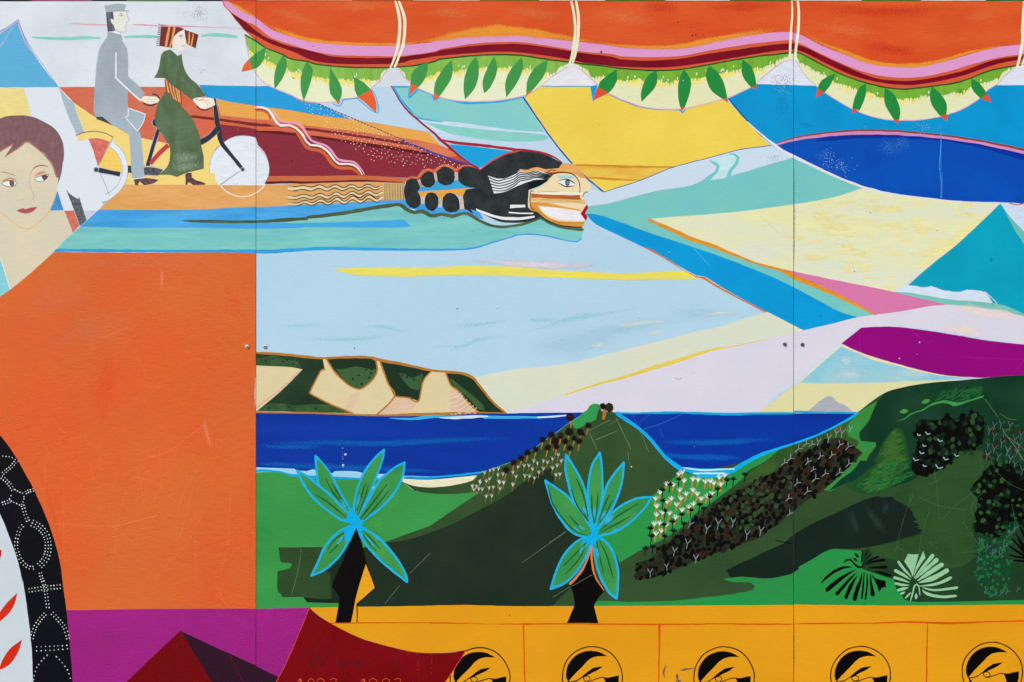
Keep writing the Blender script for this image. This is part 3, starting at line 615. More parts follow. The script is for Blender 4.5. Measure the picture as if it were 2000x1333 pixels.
# ---- yellow streak and wisps in the middle sky
motif("painted_sky_wisps", "yellow streak and faint wisps in the pale sky")
P("yellow_streak", (232,218,84), "@Q 600,344! 700,338 1100,330 1230,332 1400,330 1600,320 2000,325 @R 300,350 600,366 900,376 1200,362 1352,360! 1465,425! 1100,429 900,432 600,418 300,408 @Q 1700,392 1300,398 1200,406 900,396 750,386", c2=(220,212,110), k=.4, sc=(5,60), grain=.06)
Wsh("pink_wisp", (216,206,216), "@Q 1600,280,6 1900,290,8 @R 0,300,12 300,315,16 700,315,16", 10, a=.8)
Wsh("aqua_wisp", (130,196,200), "@Q 160,792 400,785 560,778|@Q 800,798 1000,795 1120,825 1220,820|@Q 320,880 550,895 800,890 1000,860 1160,840|@Q 1320,945 1600,950 1720,900 2000,855|@Q 1450,795 1700,780 2000,745|@R 0,850,8 250,800,8 420,740,14 560,715,16 750,690,10 1050,635,4|@R 100,740 380,745", 10, a=.5)
Wsh("green_wisp", (160,204,214), "@R 300,860 600,850 1000,790 1400,720|@R 100,960,40 500,920,60 900,860,30|@R 1200,700 1700,680", 30, a=.4)
Wsh("white_wisp", (196,214,214), "@R 600,950 750,930|@R 1050,850 1190,825|@R 1440,725,5 1600,690,8 1800,688,4|@R 800,800 1000,765 1220,745", 9, a=.8)
motif()
# ================================================================== sash and leafy scallops along the top
SC = [
 ("@F 135,335! 250,405 350,470 500,530 600,580 750,600 850,630 1100,655 1400,662 1562,662!", "@F 1540,672! 1450,792 1375,862 1250,948 1100,968 1000,997 850,1000 730,987 550,912 350,822 250,722 185,572 158,450 138,345!"),
 ("@F 1640,660! 1800,640 1997,600 @G 300,580 600,548 850,535 1100,545 1300,575 1560,618!", "@G 1540,655! 1400,742 1280,842 1120,932 900,977 700,992 500,987 340,962 200,912 60,852 @F 1760,812 1700,762 1640,672!"),
 ("@G 1600,625! 1800,642 1997,660 @H 300,670 600,688 850,685 1100,645 1400,590 1700,545 1985,518!", "@H 1990,587! 1900,602 1800,672 1700,752 1640,812 1570,857 1370,952 1300,972 1100,1022 880,1067 600,1057 400,1002 200,917 80,832 @G 1830,832 1740,742 1640,662!"),
 ("@I 205,412! 240,415 350,470 550,570 750,645 950,690 1080,697 1250,680 1500,640 1750,550 1995,508!", "@I 1930,532! 1850,592 1800,652 1720,702 1650,772 1500,862 1300,922 1100,942 900,932 700,872 500,762 400,692 300,602 220,482!")]
for si, (top, bot) in enumerate(SC):
    motif("painted_scallop", "cream scallop fringed with green, %s along the top" % ["leftmost", "second from the left", "third from the left", "rightmost"][si])
    cream = (224,229,194) if si < 2 else (220,222,180)  # right-hand pair deeper: fading sheen is put into cream and green
    gr = (134,186,84) if si < 2 else (118,176,58)
    tp = [(x, y) for x, y, w in smooth(parse(top), False)]; bt = [(x, y) for x, y, w in smooth(parse(bot), False)]
    emit("scallop", paint(cream, grain=.04), [[wob(*q) for q in tp + bt]])
    # ragged brushed green hanging from the cord, dabs of yellow and white on it
    n = len(tp); xm, xM = tp[0][0], tp[-1][0]
    def yb(x):
        best = 1e9
        for i in range(len(bt) - 1):
            a, b = bt[i], bt[i + 1]
            if (a[0] - x) * (b[0] - x) <= 0 and a[0] != b[0]: best = min(best, a[1] + (b[1] - a[1]) * (x - a[0]) / (b[0] - a[0]))
        return best if best < 1e8 else None
    def yt(x):
        for i in range(len(tp) - 1):
            a, b = tp[i], tp[i + 1]
            if (a[0] - x) * (b[0] - x) <= 0 and a[0] != b[0]: return a[1] + (b[1] - a[1]) * (x - a[0]) / (b[0] - a[0])
    rg = []; x = xm + 8
    dab_y = []; dab_w = []
    while x < xM - 8:
        t, b = yt(x), yb(x)
        if t is not None and b is not None and b - t > 5:
            h = min(b - t - 3, [24, 26, 21, 19][si] + 5 * noise.noise(Vector((x / 30, si, 0)))) * (0.62 if b - t < 24 else 1)
            z = random.uniform(-2.6, 2.6)
            rg.append((x, t + h + z)); 
            if b - t > 42 and random.random() < [.9, .8, .75, .35][si]: dab_y.append((x, t + h + random.uniform(0, 7)))
            if b - t > 24 and random.random() < (.17 if si < 3 else .1): dab_w.append((x, t + h * random.uniform(.55, 1.1)))
        x += random.uniform(2.2, 3.8)
    fr = [(q[0], q[1]) for q in tp if q[0] >= xm] + rg[::-1]
    emit("yellow_dabs", paint((234,218,116), grain=.05), [disc(x, y, random.uniform(1.6, 2.6), 8, random.uniform(5, 9.5), random.uniform(-.3, .3)) for x, y in dab_y], stuff=True)
    emit("green_fringe", paint(gr, (122,174,70) if si < 2 else (106,162,50), .4, sc=(60, 14), grain=.06), [fr])
    emit("fringe_strands", paint(gr, grain=.06), [disc(x + random.uniform(-1, 1), y, random.uniform(.5, 1), 6, random.uniform(3, 5.5), random.uniform(-.25, .25)) for x, y in rg[::2]], stuff=True)
    emit("white_dabs", paint((214,230,206), grain=.03), [disc(x, y, random.uniform(.9, 1.5), 7, random.uniform(2.2, 4), random.uniform(-.3, .3)) for x, y in dab_w], stuff=True)
    S("pink_edge", (214,170,196), [[(q[0], q[1], False, None) for q in bt]], 1.6 if si < 3 else 1.3, cap=False)
motif()
motif("painted_sash", "long orange sash with pink and maroon edges")
GL = "@F 140,340 250,405 350,470 500,530 600,580 750,600 850,630 1100,655 1400,662 1560,660 1800,640 1997,600 @G 300,580 600,548 850,535 1100,545 1400,590 1997,660 @H 300,670 600,688 850,685 1100,645 1400,590 1700,545 1997,515 @I 150,412 240,415 350,470 550,570 750,645 950,690 1080,697 1250,680 1500,640 1750,550 2040,500!"
LX = "@B 1225,5! 1260,90 1320,160 1420,290 1515,395! 1540,430"
P("sash_trim", (206,88,56), "@B 1225,8! 1250,80 1330,170 1430,300 1525,405! @F 250,405 350,470 500,530 600,580 750,600 850,630 1100,655 1400,662 1560,660 1800,640 1997,600 @G 300,580 600,548 850,535 1100,545 1400,590 1997,660 @H 300,670 600,688 850,685 1100,645 1400,590 1700,545 1997,515 @I 150,412 240,415 350,470 550,570 750,645 950,690 1080,697 1250,680 1500,640 1750,550 2040,500! @Z 2005,3! @B 1225,8!", grain=.06)
P("maroon_stripe", (128,20,42), "@B 1335,170! 1500,260 1670,350 @F 300,340 500,425 800,500 1000,550 1300,565 1600,560 1997,512 @G 300,490 600,450 850,432 1100,432 1400,472 1700,522 1997,558 @H 300,577 600,592 900,570 1200,520 1500,475 1800,437 1997,420 @I 300,370 500,470 800,598 1000,630 1200,623 1500,560 1750,475 2040,425! 2040,460! 1800,500 1500,600 1200,660 1050,665 900,650 700,605 500,520 300,420 200,385 @H 1997,485 1800,502 1500,552 1200,602 850,652 600,662 300,652 0,622 @G 1600,592 1400,557 1100,517 850,507 600,522 300,547 0,592 @F 1700,612 1500,627 1100,627 900,612 750,572 600,502 400,432 250,350! @B 1515,395!", c2=(108,8,28), k=.4, sc=(6,20), grain=.08)
P("rust_stripe", (204,92,56), "@B 1225,8! 1300,130 1400,190 1670,330! @F 400,365 600,438 800,500 1000,540 1300,552 1600,548 1997,506 @G 300,482 600,436 850,414 1100,418 1400,460 1997,540 @H 300,562 600,574 900,556 1200,505 1500,455 1800,415 1997,400 @I 300,352 500,450 800,580 1000,613 1200,608 1500,540 1750,460 2040,412! 2040,428! 1750,475 1500,562 1200,624 1000,631 800,600 500,472 300,374 200,347 @H 1997,422 1800,438 1500,478 1200,522 900,572 600,594 300,580 @G 1997,560 1400,474 1100,434 850,434 600,452 300,492 0,547 @F 1600,563 1300,568 1000,553 800,503 500,428 250,305! @B 1500,262 1335,172!", grain=.06)
P("pink_stripe", (214,150,198), "@B 1235,5! 1300,20 1450,110 1670,240 @F 400,290 600,360 800,410 1100,440 1500,450 1750,435 1997,415 @G 200,410 400,380 600,355 850,345 1100,350 1400,380 1600,405 1997,450 @H 300,465 600,480 900,475 1200,410 1500,355 1750,325 1900,315 1997,318 @I 200,262 260,275 400,350 600,430 800,500 1000,525 1200,520 1400,480 1600,420 1800,370 2040,345! 2040,418! 1800,452 1600,502 1400,562 1200,602 1000,608 800,578 600,508 400,415 260,345 200,325 @H 1997,390 1800,405 1500,442 1200,492 900,547 600,560 300,550 @G 1997,532 1700,507 1400,457 1100,415 850,412 600,432 300,482 @F 1997,505 1700,545 1500,550 1200,545 1000,535 800,500 600,440 400,370 @B 1670,345 1500,265 1350,165 1270,90!", grain=.035)
P("orange_body", (214,92,46), "@B 1240,2! 1300,15 1450,100 1670,228 @F 400,278 600,346 800,396 1100,427 1500,437 1750,423 1997,403 @G 200,396 400,364 600,336 850,322 1100,326 1400,360 1600,390 1997,437 @H 300,450 600,466 900,460 1200,395 1500,340 1750,312 1900,304 1997,306 @I 200,250 260,262 400,338 600,418 800,488 1000,514 1200,510 1400,468 1600,405 1800,357 2040,330! @Z 2005,3!", c2=(208,76,36), k=.5, sc=(4,12), grain=.08)
Wsh("amber_edge", (222,142,50), "@B 1300,20,4 1450,108,8 1670,232,8|@F 270,200,10 400,270,12 600,345,10 800,395,8 1100,425,6 1500,436,6 1750,423,8 1950,395,12|@G 0,425,12 200,398,12 400,360,16 600,325,18 850,305,20 1100,315,20 1400,355,14 1600,385,12 1900,430,12|@H 0,405,12 300,450,10 600,465,8 900,455,10 1200,395,12 1500,340,12 1750,305,18 1900,290,20|@I 260,200,40 300,260,20 400,330,12 600,410,10 800,488,10 1000,512,8 1200,508,8 1400,465,8 1600,405,8 1900,350,12", 9, a=.95)
Wsh("pale_brushwork", (212,112,66), "@F 300,70 600,150 900,260|@F 1000,90 1300,60 1550,90|@G 100,160 400,120 600,200|@G 900,80 1200,130 1500,150|@H 0,120 400,180 700,250|@I 300,150 500,220 900,260|@I 1500,150 1800,110", 26, a=.5)
Wsh("red_falloff_brushwork", (196,56,32), "@I 300,60 900,90 1500,60|@H 1100,80 1900,60|@I 700,350 1200,420|@H 500,60 900,80", 26, a=.55)  # redder streaks rightward; the fading sheen is put into their colour
S("green_cord", (38,84,44), GL, 2.4, cap=False)
S("cream_tie", (232,230,196), "@F 1610,15,3 1642,130,5 1652,250,5 1640,400,5 1615,520,4 1562,662,3|@F 1645,15,3 1692,150,5 1702,280,5 1682,450,4 1640,560,4 1602,658,3|@G 1578,18,3 1605,150,4.5 1615,300,4 1600,450,5 1580,560,4 1550,652,3|@G 1622,8,3 1645,150,4.5 1645,300,4.5 1635,430,4.5 1610,550,4 1580,656,3|@I 185,8,2.5 190,100,3 180,250,3.5 170,435,4|@I 232,8,3 240,100,4 235,250,4.5 216,400,4 212,465,4|@I 2000,20,4 1990,200,5 1985,350,5 1945,533,4|@I 2010,430,3 1982,530,3", 4, label="pair of cream ties holding the sash")
motif()
LV = [("@F 345,460! 332,560 290,640 250,670 215,676! 180,580! 240,530", "@F 180,580! 215,678! 108,704! 130,640"),
 ("@F 515,535! 547,590 547,670 500,780 430,872! 428,760 450,650", None), ("@F 745,600! 797,660 797,740 760,870 715,992! 688,880 688,760 715,660", None),
 ("@F 972,655! 1000,710 1050,780 1088,870 1080,950 1060,995! 1030,985! 975,920 963,830 968,730", "@F 1030,985! 1070,992! 1055,1030!"),
 ("@F 1168,660! 1180,690 1205,755! 1290,800 1370,875! 1245,950! 1212,880 1200,770", "@F 1370,875! 1245,950! 1330,1020 1418,1103! 1425,1020 1405,940"),
 ("@F 1922,612! 1928,680 1885,790 1835,852! 1755,815! 1768,720 1830,650", "@F 1755,815! 1835,852! 1748,928!"),
 ("@G 405,588! 423,670 400,780 297,937! 238,912! 248,810 315,690", "@G 238,912! 297,937! 238,985!"), ("@G 650,553! 673,640 672,740 630,870 541,973! 525,850 545,720 590,620", None),
 ("@G 825,548! 853,650 842,740 782,860 728,912! 710,820 738,710", None), ("@G 1090,558! 1108,640 1082,740 1022,850 944,953! 930,830 958,730 1020,640", None),
 ("@G 1347,590! 1333,680 1292,770 1215,865! 1140,920! 1142,820 1178,720 1250,640", "@G 1140,920! 1218,863! 1122,958!"),
 ("@H 270,675! 275,780 240,860 190,912! 90,850! 110,800 190,730", "@H 90,850! 190,912! 50,978! 65,900"), ("@H 660,690! 670,770 642,860 515,997! 508,920 538,800 600,720", None),
 ("@H 930,678! 993,780 993,870 962,980 935,1052! 893,1052! 872,950 872,820 900,730", "@H 893,1050! 935,1050! 905,1088!"),
 ("@H 1170,643! 1243,690 1313,800 1352,962! 1308,970! 1198,890 1148,780 1148,690", "@H 1308,970! 1352,960! 1357,1002!"), ("@H 1500,583! 1583,650 1622,750 1633,832! 1588,857! 1518,780 1488,690", "@H 1588,852! 1636,830! 1625,880!"),
 ("@I 527,573! 492,660 440,727! 388,692! 418,630", "@I 388,690! 437,727! 373,768!"), ("@I 766,653! 763,750 717,862! 658,852! 678,760 720,680", "@I 660,850! 712,867! 660,892!"),
 ("@I 913,688! 985,740 1032,850 1027,937! 988,942! 918,830 908,750", "@I 988,940! 1027,935! 1015,974!"), ("@I 1280,678! 1352,740 1397,820 1392,897! 1343,907! 1278,820 1263,740", "@I 1343,905! 1397,895! 1402,952!"),
 ("@I 1590,617! 1652,650 1712,735! 1663,772! 1608,720 1588,680", "@I 1663,772! 1712,735! 1747,803!")]
for gi, (g, tip) in enumerate(LV):
    if gi in (3, 4, 5): S("painted_blue_outline", (56,164,220), {3: "@F 1110,965 1062,1040 1000,1010", 4: "@F 1380,880 1425,960 1428,1105 1240,965|@F 1100,975 1245,958", 5: "@F 1750,850 1742,950 1840,870"}[gi], 1.6)  # blue outline strokes beside these leaves
    motif("painted_leaf")
    P("leaf", (66,146,74) if gi < 11 else (38,134,62), g, grain=.05)  # left leaves and tips paler: sheen there is put into the colour
    if tip: P("leaf_tip", (222,98,52) if gi < 11 else (216,80,48), tip, grain=.05)
motif()

# ================================================================== braid and face
motif("painted_braided_head", "profile head with black beaded braid blowing to the right")
P("hair", (20,30,34), "@K 1155,640! 1180,590 1230,545 1330,520 1430,558 1493,583! @L 112,350! 300,220 450,150 650,103 800,112 950,147 1080,200 1190,258! 1143,327! 1000,420 1000,490! 850,560 750,612! 742,720 742,830 780,872 860,895 1000,1000 1200,1072 1450,1088! 1440,1102 1200,1088 1000,1022 905,962! 800,1010 650,1035 500,1037 370,1022 250,972 130,912 0,862 @K 1400,1270 1300,1205 1248,1185! 1228,1080 1230,985 1270,885! 1432,857! 1290,840 1205,795 1158,735!", c2=(40,50,54), k=.35, sc=(40,40), grain=.25, bump=1.5)
P("blue_between", (58,160,212), "@K 560,845! 600,830! 680,855 760,838! 800,760! 850,752! 900,800 960,822 1030,805 1080,760 1110,738! 1160,738! 1205,795 1290,840 1432,857! 526,912!")
P("amber_between", (226,160,70), "@K 524,914! 1432,857! 1275,885 1232,985! 1170,992! 1110,950 1040,930 960,950 910,1032! 860,1032! 830,960 740,928 640,960 630,997! 572,997! 550,955")
for s in ("@K 345,765! 380,715 440,698 500,715 540,755 562,800 560,850! 525,914! 555,965 578,1030 570,1110 530,1160 470,1178 400,1155 350,1095 325,1010 313,890",
          "@K 580,700! 610,640 660,607 720,605 775,640 800,690 805,750 780,810 730,848 670,852 615,828 580,770", "@K 815,680! 830,600 880,545 950,525 1030,545 1085,600 1108,680 1095,750 1050,800 960,822 880,795 830,745",
          "@K 632,1075! 640,990 680,940 745,926 810,950 848,1010 852,1090 830,1160 780,1215 740,1220 680,1195 645,1140", "@K 910,1090! 920,1010 970,950 1035,932 1110,955 1160,1010 1180,1090 1180,1180 1130,1230 1040,1243 960,1215 920,1160"):
    P("braid_bead", (18,27,31), s, c2=(38,46,50), k=.35, sc=(60,60), grain=.25, bump=1.4)
for i, s in enumerate(("@K 520,737! 560,715! 590,825! 565,842!", "@K 772,628! 812,615! 836,748! 800,762!", "@K 1101,605! 1150,605! 1160,736! 1113,741!", "@K 573,995! 632,995! 628,1107! 578,1107!", "@K 857,1033! 914,1033! 900,1162! 848,1162!", "@K 1168,990! 1229,983! 1250,1182! 1185,1192!")):
    P("braid_tie", (226,214,196), s)
    q = parse(s); a, b, c_, d_ = q
    S("tie_threads", (150,90,84), [[((a[0] * (1 - t) + b[0] * t), (a[1] * (1 - t) + b[1] * t), False, None), ((d_[0] * (1 - t) + c_[0] * t), (d_[1] * (1 - t) + c_[1] * t), False, None)] for t in (.22, .5, .78)], .7, cap=False)
S("rust_outline", (206,112,78), "@K 300,775,4 360,718,4 430,692,3 520,705,4 560,665,4.5 610,598,5 690,572,4 780,602,5 830,565,5 900,512,4.5 960,502,4 1040,528,4 1110,582,4.5 1160,562,4.5 1220,518,3 1300,510,2 1400,525,2", 4)
S("crimson_ribbon", (150,36,54), "@F 1568,842,1.5 1700,1052,2.5 1850,1190,3 1990,1305,3.4 @K 870,100,4.6 1000,205,5 1200,365,5.5 1400,500,5 1495,572,2", 4)
S("crimson_ribbon", (162,38,56), "@K 885,105,2 1100,150,5 1300,172,4.5 1500,192,4.5 1996,250,4 @L 300,52,4 600,86,4 800,102,3.5 950,132,3.5 1100,192,2.5 1190,257,1", 4)
P("blue_triangle", (30,156,212), "@K 1000,180! 1300,200 1990,287! 1700,435 1487,545! 1250,400", grain=.06)
S("red_outline", (190,82,72), "@L 112,345,2 300,216,3 450,145,3 600,100,3 650,95,1", 2.5)
S("navy_line", (70,68,142), "@J 1420,478,2.5 1600,545,3.6 1750,605,4 1900,655,3.4 @K 1100,430,2.5 1360,497,2.5", 3)
S("navy_dashes", (34,60,110), "|".join("@Z %.1f,%.1f %.1f,%.1f" % (622 + (787 - 622) * t, 203 + (274 - 203) * t, 622 + (787 - 622) * (t + .025), 203 + (274 - 203) * (t + .025)) for t in [k / 26 for k in range(27)]), 1.6, cap=False, stuff=True)
# face
P("face", (228,212,172), "@L 1190,260! 1350,270! 1470,430 1545,520 1580,600! 1475,660 1465,710 1490,790 1500,810! 1430,915! 1500,1010! 1460,1050 1450,1088! 1200,1070 1000,1000 860,895 780,870 745,830 742,720 755,610! 900,570 1005,480! 1010,400 640,340 600,380 @L 640,350! 740,345 850,315 1000,345 1143,325!", grain=.04)
P("forehead", (226,170,100), "@L 1195,262! 1260,264 1350,275! 1500,455! 1430,455 1380,420 1300,388 1200,385 1080,395 960,385 900,375 600,385! 660,345 740,345 850,315 950,340 1143,325!", c2=(214,150,82), k=.4, sc=(8,50))
S("brow", (112,50,34), "@L 960,380,1 1050,398,4 1120,385,2.5 1250,385,2 1340,415,2 1400,490,1.6 1420,580,1.4 1410,700,1.2 1425,730,1|@L 1000,372 1040,350 1105,357", 1.5)
P("pale_cheek", (238,232,214), "@L 780,640! 1000,640 1300,635 1470,650! 1460,670 1300,672 1000,668 790,655!")
P("brown_stripe", (190,108,56), "@L 780,655! 900,665 1100,675 1300,680 1410,672! 1425,735! 1200,730 1000,722 900,712 780,712!", c2=(170,88,44), k=.4, sc=(8,60))
P("ochre_stripe", (228,180,104), "@L 775,712! 900,715 1100,728 1300,742 1470,738! 1490,790! 1300,775 1000,760 785,760!")
S("grey_lines", (160,162,130), "@L 860,762 1100,772 1420,760|@L 880,728 1100,740 1440,735|@L 860,640 1000,630 1150,635", 1)
P("ochre_jaw", (224,160,66), "@L 785,770! 1000,780 1200,825 1440,870! 1430,885! 1200,850 870,815! 900,870 960,930 1050,985 1200,1020 1480,1020! 1450,1088! 1200,1070 1000,1000 860,895 800,880 765,850!", c2=(206,132,48), k=.5, sc=(8,60))
P("white_jaw", (230,228,240), "@L 872,818! 1100,838 1250,868 1430,888! 1425,915! 1490,1012! 1400,1018 1250,1005 1100,975 980,925 900,860")
P("lips", (168,26,42), "@L 1505,803! 1532,830! 1485,912! 1515,962! 1492,1012! 1425,915!")
S("ear_line", (52,32,26), "@L 805,635 785,615 770,650 768,760 780,830 800,860 825,857", 1.5)
S("nostril", (110,60,40), "@L 1455,690 1470,655 1495,636 1515,640", 1.4)
P("eye_shadow", (142,200,208), "@L 1115,420! 1220,420 1330,430! 1340,468! 1250,458 1150,465!", c2=(180,210,204), k=.5, sc=(8,120))
P("eye", (226,232,234), "@L 1145,490! 1220,472 1290,475 1345,525! 1340,558! 1260,562 1200,548 1145,510")
P("iris", (92,54,54), "@L 1222,500! 1240,478 1275,478 1290,510 1275,550 1245,558 1225,530"); P("iris_blue", (70,150,180), "@L 1240,500! 1265,490 1280,510 1270,535 1245,535")
S("lash", (20,32,50), "@L 1138,490,1 1220,472,1.6 1280,480,2.2 1348,525,1.6|@L 1145,522,1 1200,552,1.8 1260,566,1.8 1345,560,1", 1.6)
P("hair_front", (20,30,34), "@L 740,515! 850,488 1000,490! 900,550 830,580 755,608!")
P("hair_white", (226,228,232), "@L 218,425! 340,462 430,465 600,395 640,360 740,385 850,350 960,385 1060,415! 1040,440! 1005,470! 820,478 740,505! 600,560 450,630 300,658! 260,540")
S("hair_lines", (28,36,42), ["@L %d,%d 350,%d 450,%d 560,%d 640,%d 740,%d 840,%d 940,%d %d,%d" % (222 + i * 17, 447 + i * 42, 490 + i * 33, 470 + i * 36, 438 + i * 30, 385 + i * 27, 395 + i * 21, 365 + i * 20, 395 + i * 16, 1060 - i * 14, 420 + i * 13) for i in range(5)], 1.7)
P("hair_stroke", (226,228,230), "@L 65,850! 200,900 350,950 500,962 650,965 830,945! 830,970! 650,1000 500,1005 350,985 180,930 75,880!")
P("hair_stroke", (226,228,230), "@L 508,805! 705,800! 710,832! 506,850!"); P("hair_stroke", (226,228,230), "@L 490,893! 650,906 812,905! 812,922! 650,924 490,912!")
motif()
motif("painted_ribbons", "white and pink wavy ribbons with rust shadow")
S("rust_ribbon", (206,98,58), "@J 395,395,3 425,430,5 450,480,5 490,537,5 540,560,5 620,570,5 680,612,6 720,670,6 770,727,5.5 850,742,5.5 940,747,5 1000,790,4 1025,815,2|@J 0,172,4 70,175,4 120,205,4 140,262,3", 5)
S("pink_ribbon", (224,158,188), "@J 160,172,1.4 200,230,2.7 240,280,3.4 300,296,3.1 400,307,3.4 460,352,4.1 500,420,3.4 540,472,3.4 600,497,3.4 680,522,3.4 740,582,3.4 790,650,3.4 850,672,3.4 950,682,3.1 1010,732,2.4 1057,805,1.4", 5)
S("ribbon_shadow", (112,60,60), "@J 10,168 75,172 125,205 170,270 225,338 320,340 400,380 450,440 500,515 560,540 640,560 710,620 770,695 820,720 930,728 990,765 1025,810", 1.2)
S("white_ribbon", (238,228,226), "@J 0,148,2.9 70,150,3.2 120,175,3.6 160,230,3.6 200,300,3.6 240,327,3.6 320,324,2.9 390,352,3.2 450,412,3.2 490,482,3.2 530,517,3.6 600,522,3.2 660,547,3.2 720,602,3.6 770,672,3.2 810,702,3.2 880,702,2.9 950,712,2.9 1000,752,2.5 1037,810,1.4", 5)
motif()
dots = []
A0, A1 = v2('J', 610, 118), v2('J', 1985, 700)
lim = [(380, 60), (470, 90), (650, 230), (860, 330), (1100, 410), (1330, 350), (1620, 245), (1980, 60)]
u_ = 0.0
for kx in range(44):
    for ky in range(13):
        x = 300 + kx * 40 + (ky % 2) * 18 + random.uniform(-9, 9)
        yl = 118 + (x - 610) * (700 - 118) / 1375
        dep = 12 + ky * 34 + random.uniform(-9, 9)
        mx = 250
        for (xa, da), (xb, db) in zip(lim, lim[1:]):
            if xa <= x <= xb: mx = da + (db - da) * (x - xa) / (xb - xa)
        if x < 380 or x > 1990 or dep > mx * .82 or random.random() < .12: continue
        px, py = v2('J', x, yl + dep); dots.append((px, py, random.uniform(.7, 1.1) * (1 if x > 500 else .8)))
DOTS("painted_dots", (240,222,206), dots)
# wavy hair lines and ruled ticks on the tan band
motif("painted_wave_lines", "cream waves between fine black lines")
def wav(x, ya, yb, ph, am): 
    t = (x - 310) / 930
    return ya + (yb - ya) * t + am * min(1, .25 + 1.6 * t) * math.sin(ph + (x - 310) / 158 * 6.283) * (1 if x < 1210 else .3)
WV = [(922, 915, -1.2, 15), (962, 938, -1.0, 15), (1016, 972, -1.4, 17), (1048, 1002, -1.2, 18), (1082, 1018, -1.7, 22), (1108, 1052, -1.5, 20)]
xs = list(range(310, 1246, 15))
for i in (0, 2, 4):
    up = [v2('J', x, wav(x, *WV[i])) for x in xs]; dn = [v2('J', x, wav(x, *WV[i + 1])) for x in xs]
    emit("cream_wave", paint((222,204,162)), [up + dn[::-1]])
S("black_wave", (48,40,38), [[v2('J', x, wav(x, *w)) + (False, 1.5 if 360 < x < 1200 else .8) for x in xs] for w in WV], 1.3)
motif()
motif("painted_ruled_ticks", "dark upright ticks where the braid begins")
P("cream_ground", (220,186,126), "@J 1245,895! 1440,892! 1440,1055! 1245,1060!")
S("ticks", (70,52,40), "|".join("@J %d,%d %d,%d" % (1256 + i * 15.5, 893, 1254 + i * 15.5, 1060 - i * .5) for i in range(13)), 1.0, cap=False)
S("cross_ticks", (90,70,50), "|".join("@J %d,%d %d,%d" % (x, y, x + 10, y) for x in (1262, 1310, 1340, 1404) for y in range(905, 1055, 14)), .6, cap=False, stuff=True)
motif()

# ================================================================== headland, sea
motif("painted_headland", "cream cliffs with dark bush, outlined in ochre")
P("sand_cliff", (214,200,158), "@U 75,112! 250,122 450,142 560,148 900,143 960,162 1340,238 1450,248 1560,258 1640,288 1700,358 1790,468 1884,546! 1400,560 950,572 500,550 75,545!", grain=.04)
P("pink_shade", (214,184,158), "@U 1080,432! 1250,457! 1200,520 1100,560 955,560!"); P("pink_shade", (212,182,156), "@U 1480,385! 1540,378 1620,470 1690,550! 1480,550!"); P("pink_shade", (216,188,160), "@U 770,400! 830,400 760,545! 720,500!")
P("pink_shade", (216,180,154), "@U 405,235! 380,240 230,380 80,490! 80,515! 250,385")
P("dark_bush", (32,52,38), "@U 75,112! 250,126 450,146 558,153! 572,232! 540,250 465,400! 600,472 780,547! 82,530! 250,390 412,230! 300,210 75,200!", c2=(44,66,46), k=.4)
P("mid_bush", (60,92,58), "@U 75,150! 150,140 200,125 300,160 380,175 398,215 300,212 75,200!", c2=(48,76,48), k=.5, sc=(30,30)); P("mid_bush", (60,92,58), "@U 85,528! 180,475 350,488 480,482 600,485 700,512 778,547!", c2=(48,76,48), k=.5, sc=(30,30))
P("dark_bush", (32,52,38), "@U 585,152! 900,148 938,168! 952,240 920,300 830,372! 760,350 690,290 620,212"); P("mid_bush", (62,94,58), "@U 645,222! 700,228 800,208 870,222 948,228 948,245 918,302 830,368 760,345 700,290")
P("dark_bush", (32,52,38), "@U 968,170! 1345,243! 1285,310 1250,460! 1180,435 1075,425! 1030,330 1000,250"); P("mid_bush", (60,92,58), "@U 1110,258 1150,258 1200,292 1280,260 1270,320 1250,380 1200,370 1150,320")
P("dark_bush", (32,52,38), "@U 1448,256! 1560,266 1640,296 1700,370 1882,546! 1692,548! 1600,462 1530,382 1482,342"); P("mid_bush", (60,94,56), "@U 1475,290 1530,330 1600,385 1720,490 1728,525 1690,522 1600,430 1500,340")
S("ochre_outline", (178,118,46), "@U 75,108,3 250,118,4 450,140,4 560,148,3.5 750,140,4 900,144,4 960,160,5 1150,195,4 1340,236,4 1450,246,3.5 1560,257,4 1640,287,4 1700,358,3.5 1790,468,3.5 1882,544,3|@U 75,540,3.5 300,545,3 500,550,4.5 950,566,5 1200,556,4 1500,550,5 1880,546,3|@U 582,150 640,245 700,305 760,352 830,372 920,302 952,240 940,168|@U 970,170 1030,330 1075,425 955,552|@U 1075,425 1180,437 1248,460 1285,310 1345,242|@U 1448,258 1485,345 1535,382 1610,470 1695,550|@U 462,400 540,245 572,232|@U 462,402 600,475 770,545", 2.4, label="ochre outlines of the cliffs")
S("white_arcs", (228,220,200), "@U 1482,415 1510,400 1530,385|@U 1482,440 1530,425 1560,398|@U 1482,475 1545,450 1570,415|@U 1482,505 1560,480 1600,445|@U 1490,535 1570,510 1625,470|@U 1530,545 1600,525 1650,490|@U 1590,545 1640,530 1670,505|@U 1480,550 1500,560|@U 1510,550 1530,560|@U 1545,548 1565,558|@U 1580,546 1600,557|@U 1615,545 1635,556|@U 1650,543 1670,552", 1)
DOTS("bush_spots", (28,44,32), [v2('U', x, y) + (2.2,) for x, y in ((145,170),(200,150),(268,172),(345,190),(300,160),(165,508),(310,500),(505,512),(775,300),(818,272),(838,335),(870,232),(910,230),(905,258),(893,290),(1135,270),(1165,285),(1218,303))], stuff=False)
motif()
motif("painted_sea", "deep blue bay with paler bands")
P("sea", (0,58,158), "@U 75,545! 500,552 950,568 1400,562 1700,548 1890,549! @Z 1040,807 1200,806 1400,808 1550,808 1668,808! 1668,880! 1560,930! 1400,945! 1000,940! 700,935! @U 700,985 350,960 75,950!", c2=(0,50,148), k=.45, sc=(2,10), grain=.06, rough=.36)
